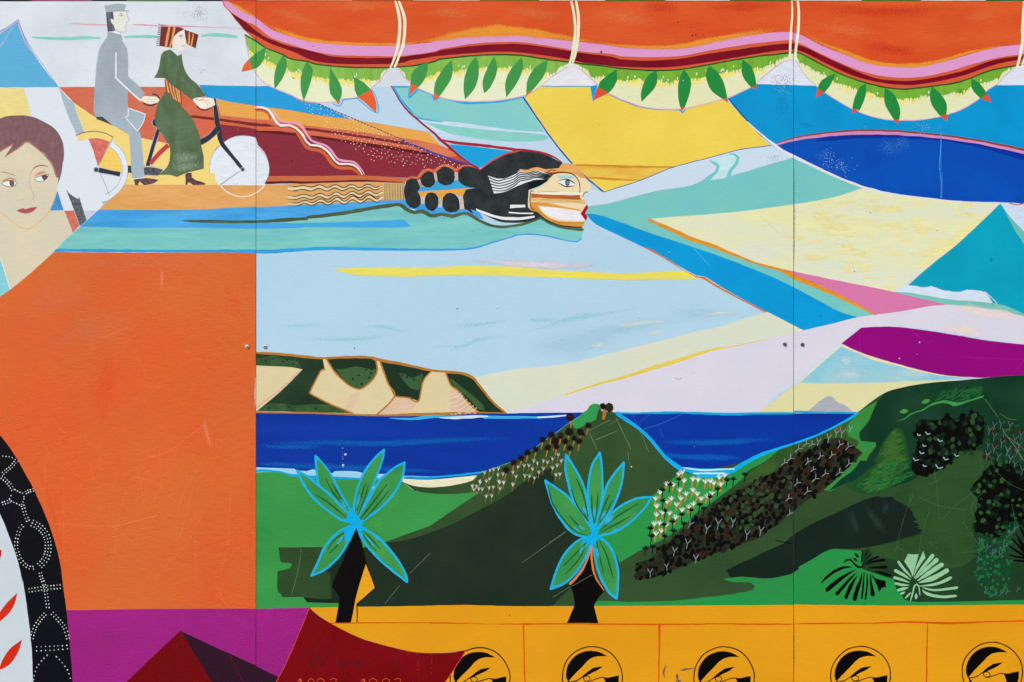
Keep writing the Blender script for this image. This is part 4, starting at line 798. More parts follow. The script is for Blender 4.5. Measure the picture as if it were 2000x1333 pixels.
Wsh("sea_band", (0,88,172), "@U 75,780 500,760 1000,765 1500,740 2000,725|@U 75,915 500,930 1000,950 1500,975|@X 700,830 1200,880 2000,900 @Y 300,900|@X 900,690 1500,700 2000,680 @Y 800,640", 13, a=.75)
Wsh("sea_band", (0,96,176), "@U 80,780 300,790 600,790|@U 90,915 250,915 380,925", 10, a=.6)
S("pale_wave", (60,170,220), "@U 1040,582,1 1200,588,4 1300,575,5 1400,570,4 1500,572,4 1700,570,4 2000,578,3 @W 300,372,4 700,370,4 1000,370,3 1300,350,2 1370,345,1", 4); S("white_wave", (200,222,238), "@U 1400,578,1 1500,580,4 1650,572,5 1750,568,2|@W 1000,372,2 1200,362,3 1370,345,2", 3)
P("shore_foam", (150,204,230), "@U 75,938! 200,942 355,948! 372,970 420,975! 440,965 495,950! 560,1000 630,985! 640,966 780,965 848,978! 840,1010 960,985! 1020,985! 1060,1000 1150,998 1400,1000 1735,965! 1738,975! 1500,1005 1300,1020 1150,1020 900,1030 600,1020 400,1010 200,972 75,955!")
S("shore_edge", (24,160,222), "@U 75,962,4 200,966,4 370,1002,5 500,1006,4 700,1018,5 900,1026,4 1030,1026,4|@U 1150,1008,3 1300,1012,4 1500,1000,4 1735,968,2", 4); S("shore_shadow", (0,60,120), "@U 1145,1015 1300,1024 1450,1012 1690,990", 1.2)
P("sand", (226,222,190), "@U 1130,1020! 1300,1026 1450,1018 1700,992! 1640,1035 1500,1070 1330,1083 1215,1072! 1140,1050")
S("horizon_line", (24,160,214), "@X 370,316,2.5 700,316,3 1000,308,4 1250,308,3.5 1600,322,4.5 2000,330,4 @Y 250,325,3.5 500,320,4 750,318,4 995,318,3|@Y 1008,300,3.5 1400,308,3 1830,314,3", 3.5)
motif()

# ================================================================== hills
motif("painted_green_flat", "bright green coastal flat")
P("green_flat", (52,140,70), "@U 75,975! 250,976 370,1008 700,1022 1000,1030 1132,1038! 1220,1108 1330,1112 1700,1095! 1500,1400 @Z 760,1190! 500,1192!", c2=(60,148,74), k=.45, sc=(6,9), grain=.06)
Wsh("grass_strokes", (96,160,78), "@a 1350,960 1500,800 1650,700|@a 1200,1100 1400,1050", 40, a=.35, tilt=1.3)
motif()
motif("painted_middle_hill", "olive hill in the middle with a bright green crest")
P("olive_hill", (56,82,50), "@U 1132,1040! 1215,1073 1330,1083 1500,1068 1645,1030 @W 200,1130! 310,1072! 440,1028 560,985 650,955 750,905 850,850 950,780 1000,742 1200,598 1450,418 1560,350 1640,290! 1680,230 1720,200 1800,210 1830,290 @X 300,295! 370,320! 440,380 640,510 800,660 950,840 1050,940 1190,1040! @e 640,120 600,200 310,450 285,470! @c 1700,730 1600,900 1400,1100! @Z 1190,1186! 700,1186! 780,1060! @a 1430,1320! 2000,1115! @U 1690,1118! 1500,1130 1350,1128 1220,1108!", c2=(46,72,40), k=.45, sc=(7,7), grain=.07)
P("bright_crest", (52,148,80), "@W 1440,430! 1500,390 1600,310 1650,270 1675,225 1730,190 1800,200 1812,240 1780,300 1760,400 1700,430 1640,460 1560,500 1500,520! 1460,480")
P("dark_slope", (34,46,36), "@W 650,1345! 800,1230 920,1150 1050,1080 1180,1030 1190,1100! 1150,1160 @c 330,430! 420,480 400,560! 600,740 850,1100! 905,1230 @d 905,180 @Z 1130,1184! 698,1184! @b 1045,1000! 400,978! 350,910! 715,935! 700,540! 820,400 1000,300! 1430,190! 1640,178 2000,70 @U 1530,1333! 1700,1240 1870,1150 2000,1050", c2=(38,52,38), k=.4, grain=.1)
P("olive_block", (50,76,44), "@b 25,265! 200,262 600,258! 900,220! 700,540! 715,935! 600,935 380,915 340,910 70,912! 60,870 20,840 10,780 15,570! 100,555 170,535 205,490 160,465 60,458 40,350", c2=(44,68,40), k=.4)
P("dark_foot", (26,40,32), "@b 350,912! 400,925 600,938 715,930! 720,540! 800,560! 830,985! 600,978 400,980!")
P("dark_block", (32,46,36), "@b 600,560! 700,540! 800,400! 900,200 1000,200! 800,985! 715,940! 712,600!")
S("crest_edge", (100,160,150), "@W 440,1028 560,985 650,955|@W 850,850 950,780 1000,742 1200,598 1450,418 1560,350", 1)
motif()
motif("painted_right_hills", "wooded hills filling the right side")
P("olive_ground", (54,80,48), "@Z 1080,1184! 1195,1060! 1240,1000! 1350,925! 1440,905! @Y 1000,718! 1300,605 1600,462 1830,312! @T 700,985! 780,920 900,837 1000,800 1150,770 1300,748 1480,735 1680,716 1850,700 2040,690! @Z 2005,1184!", c2=(44,72,42), k=.45, sc=(5,5), grain=.08)
P("bright_slope", (48,146,72), "@X 1180,1038! 1300,1100 1450,1150 1700,1150 1850,1095 2000,1015 @Y 200,1070 500,890 650,830 825,778! 700,890 550,990 400,1070 @e 1450,250 1050,560 850,690 700,850 400,1040 170,1150 0,1250! @d 1270,462! 1150,250 @c 930,1210! @c 1700,730! @e 310,450! 600,200", c2=(42,138,68), k=.4, grain=.05)
P("dark_mass", (32,64,44), "@T 860,875! 900,837 1000,800 1150,770 1300,748 1480,737 1680,718 1850,702 2040,692! 2040,1500! @h 2100,300! 1500,20 1250,30 1000,200 850,290 600,330 @f 1960,260! 1740,300 1500,400 1300,450! @f 1300,200 1160,60! @T 840,1225! 720,1210 700,1145 780,1060 820,960", c2=(22,54,38), k=.45, grain=.09)
P("grass_swath", (40,84,40), "@g 60,1333! 190,1060 320,905! 400,925 470,1090 510,1333! @h 480,150! 400,330 @f 1560,410! 1300,450! 1100,390 1000,320! 1200,200 1420,20! @g 60,1333!", c2=(30,72,42), k=.5, sc=(9,9), tilt=.6)
hatch("grass_swath", (62,104,46), "@g 60,1333! 190,1060 320,905! 400,925 470,1090 510,1333! @h 400,150! 350,330 @f 1560,410! 1300,450! 1150,400! 1420,20!", 2.75, 130, 6, 26, .75, 7)
hatch("grass_swath", (44,118,58), "@f 1420,20! 1900,-20! 1950,200! 1740,290! 1500,400! 1300,450! 1100,390!", 2.75, 90, 6, 26, .6, 8)
hatch("ridge_light", (38,100,52), "@g 820,590! 860,480 1000,400 1250,350 1500,340! 1500,480! 1300,550 1100,600! 950,550", 2.5, 90, 4.5, 18, .7, 9)
hatch("ridge_light", (30,76,44), "@g 500,450! 900,330 1500,320! 1480,420! 900,500! 600,600!", 2.5, 50, 5, 20, .5, 10)
P("bright_ridge", (62,140,70), "@g 310,826! 450,780 520,722 600,692 700,655 800,590 950,545! 1050,560 1150,575 1300,540 1480,480! 1470,510 1300,560 1150,615 1075,628 1030,600 950,583! 850,600 760,635 700,678 600,706 520,742 450,795")
S("bright_spots", (70,140,72), "@g 400,700,4 440,690,7 480,685,3|@g 680,580,4 715,565,7 760,550,4", 5)
P("bright_path", (52,140,68), "@Y 1830,312! 2100,150! @T 900,840! 860,885 825,960 780,1060 712,1142 725,1208! 840,1217! 845,1250 800,1290 @Y 2050,790 1990,850 1900,1000 1700,1180 1480,1333! @f 790,392! 720,390! 880,240 1070,40 @Y 1780,860 1700,860 1850,700 1720,620 1640,560 1700,430!", c2=(60,130,56), k=.5, sc=(20,20), grain=.08)
P("olive_slope", (60,92,44), "@Y 700,890! 825,778! 1000,716! 1300,607 1600,465 1830,330! 1700,480 1720,620 1850,700! 1700,760 1500,640 1200,790 1000,880 860,1010 550,1180 300,1240! @e 1650,200 1450,260! 1450,248", c2=(50,78,40), k=.5, sc=(12,12), grain=.08)
P("dark_wedge", (22,58,44), "@f 1200,0! 1420,20! 1370,60 1150,240 1000,300 870,360 790,395! 960,230 1100,130", grain=.08)
P("dark_mound", (28,38,33), "@Z 1418,1114! 1440,1103 1470,1090! @f 0,1165! 200,1080 330,965 620,800 850,700 1050,602 1250,512 1430,462 1460,480 1600,468 1640,500 1800,592 1880,690 1900,760 1880,800 1900,860 2005,905! 1980,950 1800,1010 1600,1060 1400,1105 1200,1140 1000,1148 850,1140! 700,1240 550,1333 @Z 1560,1112! 1530,1128 1480,1134 1440,1132 1425,1126", c2=(28,42,36), k=.4, grain=.12)
Wsh("pale_rub", (48,66,60), "@f 1060,620 1180,980|@f 1200,560 1300,640 1560,1000|@f 1560,540 1500,700", 16, a=.5)
hatch("mound_edge", (24,40,34), "@f 1780,560! 1900,640 1960,800 2010,900! 1900,960! 1850,800 1800,660", .3, 60, 3, 9, .9, 12)
P("bright_foot", (44,138,68), "@d 938,1018! 980,962 1400,972 2000,958! @Z 1440,1160! 1485,1148 1530,1130 1560,1112 @i 0,375! 60,340 150,290 330,192 500,190 680,203! 690,400! 950,488! 1030,508 1050,590 1100,670 1210,742 1400,752 1999,745! @Z 2005,1171! 2005,1182! 1160,1185!", c2=(40,144,72), k=.4, sc=(5,9), grain=.05)
P("bright_finger", (46,138,70), "@Z 1412,1131! 1450,1127 1500,1130 1545,1122! 1545,1165! 1430,1163! 1440,1158 1470,1154 1474,1144 1466,1138 1430,1137", grain=.06)
P("dark_slope_right", (40,66,42), "@i 680,200! 1300,20 @Z 1850,1040! 1900,1000 2005,1020! 2005,1172! @i 1999,744! 1250,752 1110,680 1050,590 1030,508! 950,488! 690,400!", c2=(32,58,36), k=.45, grain=.08)
P("olive_slope_right", (50,80,44), "@h 600,345! 1000,180 1250,40 1420,15 1480,120! 1480,260 1340,450! 1300,560! 1380,700! 1320,1000! 1400,1333! @Z 1905,1090! 1850,1110 1700,1085! @h 0,1255! 330,1190 690,1085! 560,830 480,700 300,620! 300,590!", c2=(40,72,38), k=.45, grain=.08)
S("cyan_shore", (22,166,226), "@X 375,318,7 440,372,6 640,505,5 800,655,5 950,835,5 1050,935,6 1185,1035,9|@Y 200,1062,9 350,975,7 500,892,6 650,828,5 820,770,4 1000,712,3 1300,604,3 1600,458,3 1720,390,4 1835,318,4", 5)
P("bay_water", (28,166,222), "@X 1175,1020! 1300,1022 1500,1036 1750,1032 1950,1022! @Y 230,1035! 180,1080 @X 1850,1110 1700,1150 1500,1158 1370,1120 1250,1065")
S("surf", (190,226,244), "@X 1220,1022,1 1350,1045,2 1500,1060,2.5 1700,1048,2 1890,1040,2|@X 1370,1100,2.5 1750,1098,2.5", 2); S("brown_patch", (120,90,40), "@Y 1535,530 1580,510 1620,490", 3)
motif()
# ---- bush field and wood: dabs of paint
def blobs(name, poly, cols, step, r, seed, dens=1.0, mot=None, lab=None, asp=(.8, 1.4), ang=0.3):
    random.seed(seed); pl = [(x, y) for x, y, w in smooth(parse(poly), True)]
    x0, x1 = min(p[0] for p in pl), max(p[0] for p in pl); y0, y1 = min(p[1] for p in pl), max(p[1] for p in pl)
    sets = [[] for _ in cols]; y = y0; k = 0
    while y < y1:
        x = x0 + (k % 2) * step / 2
        while x < x1:
            px, py = x + random.uniform(-.3, .3) * step, y + random.uniform(-.3, .3) * step
            if inside((px, py), pl) and random.random() < dens:
                w = random.random(); acc = 0
                for i, (c, wt) in enumerate(cols):
                    acc += wt
                    if w < acc:
                        rr = r * random.uniform(.75, 1.2); n = 9
                        a0 = random.uniform(-.5, .5) + ang; ry = rr * random.uniform(*asp)
                        d = disc(px, py, rr, n, ry, a0)
                        sets[i].append([(qx + random.uniform(-.3, .3) * r, qy + random.uniform(-.3, .3) * r) for qx, qy in d]); break
            x += step
        y += step * .86; k += 1
    for (c, wt), s_ in zip(cols, sets):
        if s_: emit(name, paint(c, grain=.12), s_, stuff=True)
def marks(name, c, spots, w=1.4):
    """little forked tree skeletons"""
    ss = []
    for (v, x, y, sz, an) in spots:
        ox, oy = v2(v, x, y); ca, sa = math.cos(an), math.sin(an)
        R = lambda a, b: (ox + (a * ca - b * sa) * sz, oy + (a * sa + b * ca) * sz, False, None)
        if name == 'white_birds': ss += [[R(-.9, -.7), R(-.2, .1), R(.8, -.3)]]
        elif v in 'edgjs' or (v == 'Y' and y < 700) or (v == 'h'): ss += [[R(0, 0), R(-.02, .5), R(-.12, 1.05)], [R(0, 0), R(-.3, -.45), R(-.45, -.95)], [R(0, 0), R(.35, -.4), R(.62, -.85)]]
        else: ss += [[R(0, 0), R(-.35, .35), R(-.75, .75)], [R(0, 0), R(-.06, -.5), R(-.02, -1.0)], [R(0, 0), R(.4, -.03), R(.85, -.12)]]
    emit(name, paint(c), [q for s_ in ss for q in spolys(s_, w, rough=.1, amp=.3)], stuff=True)
FIELD = "@Y 760,1055! 860,1000 1000,850! 1200,790 1500,650 1640,650 1850,795! 1900,830 1700,1040! 1480,1240 1330,1333! @f 750,380 560,480 330,645! 150,820 0,905! @e 1700,1000 1200,1180 800,1330 @d 2000,545! 1700,660 1480,690! 1450,640 1480,590! 1480,480 1700,390 1760,250! 1900,200 @e 480,1080 700,900 @e 900,730 1200,505 1500,335 1900,135!"
motif("painted_bush_field", "dark patch of bushes with grey forked trees")
P("bush_ground", (42,50,36), FIELD, c2=(54,42,32), k=.4, sc=(24,24), grain=.12)
blobs("bush_dabs", FIELD, [((14,20,20), .8), ((52,34,26), .08), ((32,44,32), .12)], 10.2, 4.5, 3, .9, asp=(1, 1.7), ang=.5)
blobs("green_dabs", "@e 1150,560! 1500,400! 1900,100! @Y 800,900 900,1000 @f 330,0! 330,500! 0,640! @e 1800,870 1300,900 1000,960 1080,900 1250,800 1150,700", [((50,76,46), 1)], 14, 4.0, 5, .7, asp=(.8, 1.6), ang=.6)
marks("forked_trees", (150,160,164), [("e",785,830,9,.45),("e",1005,890,9,.1),("e",1150,820,11,.05),("e",1345,800,9,.0),("e",750,1080,10,.1),("e",580,1180,9,.1),("e",860,1275,9,-.05),("e",1525,965,10,.05),("e",1705,915,10,.1),("d",1880,515,7,-.2),("d",1665,590,9,-.1),
 ("f",270,490,8,.1),("f",285,685,8,0),("f",380,290,9,0),("f",515,400,9,0),("f",620,235,9,.1),("f",590,115,6,.1),("f",745,170,8,.1),("f",930,155,9,.15),("f",1055,40,9,0),
 ("Y",1065,780,9,.1),("Y",1165,715,9,.1),("Y",1240,720,8,.1),("Y",1320,690,8,.1),("Y",1455,640,9,.1),("Y",1555,580,8,.1),("Y",1630,575,10,.1),("Y",1740,520,7,.1),("Y",1605,725,9,-.2),("Y",1715,750,9,-.1),("Y",1350,875,8,-.1),("Y",1500,860,8,-.1),("Y",1190,945,8,-.1),("Y",880,960,8,.1),("Y",960,905,9,.1)], 1.0)
motif()
motif("painted_wood", "dark wood on the upper right hill")
WOOD = "@g 600,860! 640,800 760,800 880,810 960,800 1000,750 1060,780 1130,790 1180,730 1240,770 1310,690 1390,715 1470,760! 1480,1000 1400,1150 1200,1210 1130,1320 @h 1150,30 1000,190 850,280 720,310 600,330! 530,250 530,180 560,20 @g 570,1250 620,1050 575,1030!"
P("wood_ground", (20,30,24), WOOD, grain=.1)
blobs("dark_crowns", WOOD, [((8,12,14), .8), ((26,44,30), .2)], 9, 4.8, 9, .9)
blobs("light_crowns", "@g 700,850! 1100,800 1380,750 1400,1150 1150,1300 700,1300!", [((46,74,42), .7), ((34,60,36), .3)], 17, 4.6, 11, .75)
W2 = "@h 1350,430! 1480,300 1560,200 1650,140 1800,110 1900,180 2040,300! 2040,950! 1900,960 1750,1050 1600,1140 1450,1080 1340,1000 1400,750 1380,600 1330,560"
P("wood_ground", (16,24,20), W2, grain=.1)
blobs("dark_crowns", W2, [((6,10,12), .75), ((22,38,26), .25)], 9, 5, 12, .95)
blobs("light_crowns", W2, [((48,84,44), .7), ((34,62,40), .3)], 15.5, 4.2, 15, .62, asp=(.8, 1.2))
blobs("scrub_dabs", "@g 1480,760! 1700,780 2040,820! 2040,1333! @h 2000,220 1850,130 1550,160 1480,100!", [((24,50,34), .6), ((60,34,26), .12), ((36,68,40), .28)], 11, 4.6, 21, .7)
marks("forked_trees", (96,118,120), [("g",1610,880,9,.12),("g",1700,860,9,.12),("g",1550,940,9,.12),("g",1610,1020,9,.12),("g",1815,880,9,.12),("g",1740,970,9,.12),("g",1710,1110,9,.12),("g",1610,1180,9,.12),("g",1530,1140,7,.12),("g",1780,1200,11,.12),("g",1880,1060,11,.12),("g",1665,1280,9,.12),("g",1520,1270,9,.12),("g",1820,1310,8,.12),("g",1900,1230,8,.12),("g",1960,1000,8,.12),("h",1520,60,10,.12),("h",1665,80,9,.12),("h",1790,10,9,.12),("h",1820,120,8,.12),("h",1880,180,7,.12),("h",1975,260,10,.12),("g",1930,1140,9,.12)], .9)
marks("white_birds", (150,180,184), [("g",630,1005,4,.12),("g",745,990,5,.12),("g",905,1080,5,.12),("g",700,1145,4,.12),("g",665,1240,5,.12),("g",1120,1275,5,.12),("h",590,130,6,.12),("h",980,120,6,.12),("h",705,210,4,.12),("h",895,230,8,.12)], 1.6)
S("dark_wood_line", (8,12,14), "@g 600,870 610,930 580,1020", 3)
motif()
motif("painted_creeper", "blue-green creeper at the right edge")
blobs("leaf_dabs", "@j 700,560! 1000,540 1150,720 1500,600 1450,400 1750,250 1900,300 1850,450 1700,700 1600,900 1650,1200 @Z 1976,1110 1966,1145 1945,1166 1928,1160 1912,1142 1903,1118 1911,1098 1899,1078 @j 800,850", [((22,74,44), .5), ((36,104,58), .3), ((30,60,48), .2)], 6, 3, 31, .85)
marks("creeper_stems", (72,104,108), [("j",1770,430,8,.3),("j",1620,560,7,.3),("j",850,760,7,.2),("j",1040,940,8,.4),("j",1190,1080,8,.4),("j",1480,920,9,.4),("j",1360,1110,8,.4),("s",1500,20,6,.4),("s",1620,60,6,.5),("s",1700,60,6,.5),("s",1780,40,6,.5),("s",1920,10,6,.5),("j",820,1250,7,.4)], 1.2)
motif()
random.seed(41)
motif("painted_corner_palm", "black palm fronds at the right edge")
for s in ("@j 1900,400,3 2100,800,8", "@j 1780,560,2 2100,1120,9", "@j 1690,700,2 2060,1110,6", "@j 1610,890,2 2060,1190,6", "@j 1610,1130,2 2060,1220,4", "@j 1710,1265,2 2100,1290,5", "@j 1950,330,3 2100,500,6"):
    S("frond", (8,14,16), s, 4)
motif()
# ---- spiky grasses: small painted tufts and trees
def tufts(name, c, spots, n=5, sz=7.5, w=1.1, spread=.75, stem=0, stemc=None, lab=None, stemw=2.2):
    st, tu = [], []
    for (x, y) in spots:
        tu_n = n
        for i in range(tu_n):
            a = -math.pi / 2 + (i - (tu_n - 1) / 2) * spread * 2 / (tu_n - 1) + random.uniform(-.08, .08)
            L_ = sz * random.uniform(.8, 1.1)
            tu.append([(x, y, False, w), (x + math.cos(a) * L_ * .55 + random.uniform(-.3, .3), y + math.sin(a) * L_ * .6, False, w * 1.1), (x + math.cos(a) * L_, y + math.sin(a) * L_, False, w * .7)])
        if stem: st.append([(x - .5, y, False, stemw), (x - 1 + random.uniform(-1, .5), y + stem * .5, False, stemw), (x - 2 + random.uniform(-1.5, 1), y + stem * random.uniform(.85, 1.1), False, stemw * .7)])
    if st: emit(name + "_stems", paint(stemc), [q for s_ in st for q in spolys(s_, stemw, amp=.2)], stuff=True)
    emit(name, paint(c), [q for s_ in tu for q in spolys(s_, w, amp=.2, cap=False)], stuff=True)
WT = [(480,330),(635,200),(685,175),(705,290),(570,340),(820,270),(890,275),(985,300),(1050,290),(1095,320),(1165,245),(1235,215),(1185,335),(650,410),(820,410),(735,460),(880,460),(395,440),(335,520),(485,560),(545,520),(665,520),(610,600),(930,520),(1070,450),(1005,490),(350,620),(680,670),(830,590),(770,630),(350,730),(425,700),(520,710),(595,765),(320,850),(390,840),(480,860),(410,940),(340,980)]
motif("painted_white_tufts", "white tufted plants on orange stems")
tufts("white_tufts", (222,226,218), [v2('e', x, y) for x, y in WT], 6, 9.8, .9, .72, stem=10, stemc=(206,110,44), stemw=2.4)
motif()
BT = [(640,260,1),(525,330,1),(430,400,1),(435,540,1),(465,670,1),(800,660,1),(910,590,1),(965,640,1),(1045,490,1),(1145,385,1),(1270,270,1),(1350,260,1),(1500,200,1.2),(680,720,1),(705,840,1.1),(560,810,1),(450,850,1),(270,900,1),(285,1000,1.1),(455,1000,1),(570,930,1.1),(205,1160,1.2),(300,1140,1)]
motif("painted_black_tufts", "black palm-like tufts on thin stems")
tufts("black_tufts", (14,24,22), [v2('e', x, y) for x, y, k in BT], 7, 8.5, 1.5, 1.1, stem=15, stemc=(14,26,22), stemw=1.6)
motif()
random.seed(5)
motif("painted_pale_tufts", "small white sprigs with ochre stems on the slope")
PT = [(950,960),(1000,990),(1075,960),(1130,975),(1195,930),(1270,880),(1310,960),(1255,1020),(1195,1050),(1075,1060),(935,1065),(885,1020),(825,1020),(745,1040),(680,1105),(720,1160),(835,1155),(895,1160),(960,1180),(1020,1110),(1240,1140),(1290,1130),(680,1270),(550,1130),(485,1140),(490,1060),(430,1070),(380,1080),(310,1110),(375,1190),(335,1220),(505,1240),(560,1240),(245,1220),(190,1160),(150,1280),(370,1310),(425,1300),(235,1325),(280,1325),(510,1320)]
PT2 = [(1960,920),(1860,960),(1960,1100),(1830,1130),(1750,1180),(1780,1170),(1690,1110),(1640,1100)]
tufts("pale_tufts", (206,214,196), [v2('W', x, y) for x, y in PT] + [(x / 3.704 + 480, y / 3.704 + 660) for x, y in [(1740,1160),(1780,1155),(1670,1085),(1640,1090),(1695,1060),(1650,1110),(1930,1070),(1830,1050),(1865,1060)]], 4, 7.5, .62, .5, stem=9, stemc=(136,100,46), stemw=1.3)
tufts("pale_tufts", (200,208,180), [(709 + i * 2.6, 945 + i * 1.1 + random.uniform(-1, 1)) for i in range(0, 11)] + [(712 + i * 2.6, 950 + i * 1.1 + random.uniform(-1, 1)) for i in range(0, 10)], 3, 5, .8, .3)
motif()
motif("painted_cabbage_trees", "dark round-headed trees with ochre trunks on the crest")
TR = [(1065,660,5.5),(975,790,5.5),(870,830,6),(785,900,6),(690,960,6),(590,1055,6.5),(1180,600,6),(1130,765,6),(1225,680,8.5),(1245,750,6),(1300,610,6.5),(1410,560,8),(1360,680,5.5),(1425,770,5.5),(1475,640,4.5),(1545,680,5.5),(1560,560,7),(1655,475,5),(1420,370,8),(1850,225,5.5),(1930,245,9)]
S("trunks", (170,112,50), "|".join("@W %d,%d,2.6 %d,%d,1.4" % (x + 5, y + 20, x - 20, y + 120) for x, y, r in TR[:18]) + "|@W 1425,400,3 1435,500,2|@W 1865,250,4 1870,320,5 1855,385,4", 2.2, stuff=True)
emit("dark_heads", paint((34,26,26), c2=(58,30,28), k=.4, sc=(60,60), grain=.2), [[(px + random.uniform(-1.1, 1.1), py + random.uniform(-1.1, 1.1)) for px, py in disc(*v2('W', x, y), r, 15)] for x, y, r in TR], stuff=True)
tufts("dark_spines", (26,24,22), [v2("W", x, y) for x, y, r in TR], 15, 8.2, .9, 2.9)
tufts("dark_spines", (22,24,22), [v2('W', x, y) for x, y in ((1545,570),(1590,600),(1660,480),(1355,700),(1475,660),(1180,590),(1440,580),(1420,780),(1940,250),(1850,225))], 9, 7, .9, 2.2)
S("head_rings", (78,66,40), "|".join("@W %d,%d %d,%d %d,%d %d,%d" % (1890, y, 1920, y - 8, 1950, y + 6, 1975, y) for y in (215, 235, 255, 275)) + "|@W 1380,360 1420,350 1450,375|@W 1270,610 1300,595 1330,610", .8, stuff=True)
motif()

# ================================================================== agaves
motif("painted_ochre_border", "ochre border under the landscape")
P("ochre", (224,156,32), "@Z 604,1187! 800,1184 900,1182 1000,1184 1130,1184 1550,1182! 1551,1181! 1750,1183 2005,1181! 2005,1339! 860,1339! @p 542,768! 400,790 200,810 0,815 @o 1600,697 1400,672 900,532 590,377 430,270!", c2=(214,146,28), k=.5, sc=(2,3), grain=.035, rough=.36)
S("red_rule", (212,78,26), "@b 700,1250,1.6 1200,1245,2 2000,1245,1.2 @p 0,360,2.4 500,368,1.6 900,378,.8 1400,378,2.6 1996,375,1.6 @q 0,228,2 1200,234,2.4 2000,228,1.6 @r 200,217,2 600,220,2.6 820,218,1.4|@r 840,216,.8 1000,213,2.4 1330,210,2.2 1500,208,1.6 @s 0,450,1.8 500,435,2.8 950,450,4 1250,445,3.4 1500,433,2 1997,420,2.6|@p 1405,385 1412,800 1428,1300|@q 1225,235,4 1220,500,2.4 1215,920,1.8|@s 741,450,1.4 735,800,2.2 728,1240,2.2", 2.2, label="thin red rules dividing the border")
motif()
def agave(label, leaves, veins, core, trunk_first):
    motif("painted_spiky_plant", label)
    trunk_first()
    for (L_, R_, gsh) in leaves:
        lp = parse(L_); rp = parse(R_)
        a = smooth(lp, False); b = smooth(rp, False)
        if math.hypot(a[0][0] - b[0][0], a[0][1] - b[0][1]) < 3: b = b[::-1]
        emit("leaf", paint((66,150,80), (54,136,70), .4, sc=(14, 14), grain=.05), [[wob(q[0], q[1]) for q in a] + [wob(q[0], q[1]) for q in b]])
        S("leaf_outline", (34,170,220), [lp, rp], gsh, cap=True)
    for v in veins: S("leaf_vein", (34,98,50), re.sub(r",(1|2|2\.4)(?= |$)", lambda m: ",%.1f" % (float(m.group(1)) * 1.45), v), 2)
    Wsh("blue_blush", (60,172,205), core[1], 6, a=.7)
    for c_ in core[0]: P("leaf_heart", (20,168,226), c_)
    motif()
T1 = lambda: (P("trunk", (6,12,18), "@b 1035,-5! 1105,180 1172,460! 1105,700 1060,880 970,1240! 768,1245! 826,912! 718,762! 870,420 960,200", rough=.36),
  P("trunk_facet", (224,158,36), "@b 1165,478! 1282,790! 1048,1000! 1040,1240! 970,1242! 1040,900 1110,650"),
  S("facet_edge", (12,12,14), "@b 1165,460 1290,790! 1048,1003! 1050,1240", 1.7, cap=False))
agave("spiky plant with blue-edged leaves, left one, on a trunk with an ochre facet", [
 ("@a 985,1070! 840,1035 700,940 560,828 430,690 340,550 270,400!", "@a 270,400! 400,468 520,568 680,695 850,860 980,1000!", 3.5),
 ("@a 980,1000! 830,855 700,710 560,595 528,450 508,205!", "@a 508,205! 615,315 700,430 800,620 900,800 990,950!", 3.5),
 ("@a 1010,1000! 1005,880 1035,700 1085,540 1155,400 1270,245 1400,125!", "@a 1400,125! 1380,260 1300,480 1210,700 1060,1000!", 3.5),
 ("@a 1050,1000! 1200,780 1330,545 1430,445 1560,345 1668,290!", "@a 1668,290! 1650,440 1590,595 1480,755 1330,905 1200,995 1085,1080!", 3.5),
 ("@b 970,0! 850,35 720,145 620,275 540,455 455,632!", "@b 455,632! 600,570 720,480 830,360 930,200 1030,0!", 3.5),
 ("@b 1060,0! 1135,180 1250,325 1400,475 1560,605 1700,712!", "@b 1700,712! 1685,620 1600,455 1450,265 1300,115 1100,0!", 3.5)],
 ["@a 520,720,1 640,790,2 780,900,2 935,1030,1", "@a 640,500,1 750,700,2 930,880,1", "@a 730,570,1 800,690,2 925,880,1", "@a 1165,560,1 1100,740,2 1050,920,1", "@a 1195,590,1 1150,760,2 1060,980,1", "@a 1440,570,1 1300,760,2 1150,950,2 1080,1050,1", "@a 1470,650,1 1300,860,2 1130,1040,1", "@b 890,65,1 760,160,2 670,290,1", "@b 885,120,1 780,250,2 690,340,1", "@b 1120,90,1 1220,220,2 1300,310,1", "@b 1155,70,1 1260,180,2 1350,280,1"],
 (["@a 930,960! 970,890 992,900! 1012,930! 1060,990 1100,1040 1110,1085! 1130,1100! 1090,1160 1040,1140! 980,1160 900,1140 960,1090! 900,1040!", "@b 880,0! 1035,-10! 960,170 900,200 880,60", "@b 1035,-10! 1180,10 1110,60 1160,190 1100,160"],
  "@a 830,760 920,900|@a 1090,690 1040,900|@a 1230,720 1100,950|@b 880,100 780,240|@b 1150,100 1290,270|@b 1240,70 1330,180"), T1)
T2 = lambda: (P("trunk", (6,12,18), "@d 905,160! 955,600 1082,818! 990,920 935,1012! 940,1050 992,1250! 582,1250! 682,1010! 660,860 600,700! 760,520 860,350", rough=.36),
  S("trunk_line", (206,126,66), "@d 902,200,1.5 865,370,3 770,570,4 625,735,4|@d 900,260,4 912,480,3.4 960,660,2.6 1062,822,1.6", 3))
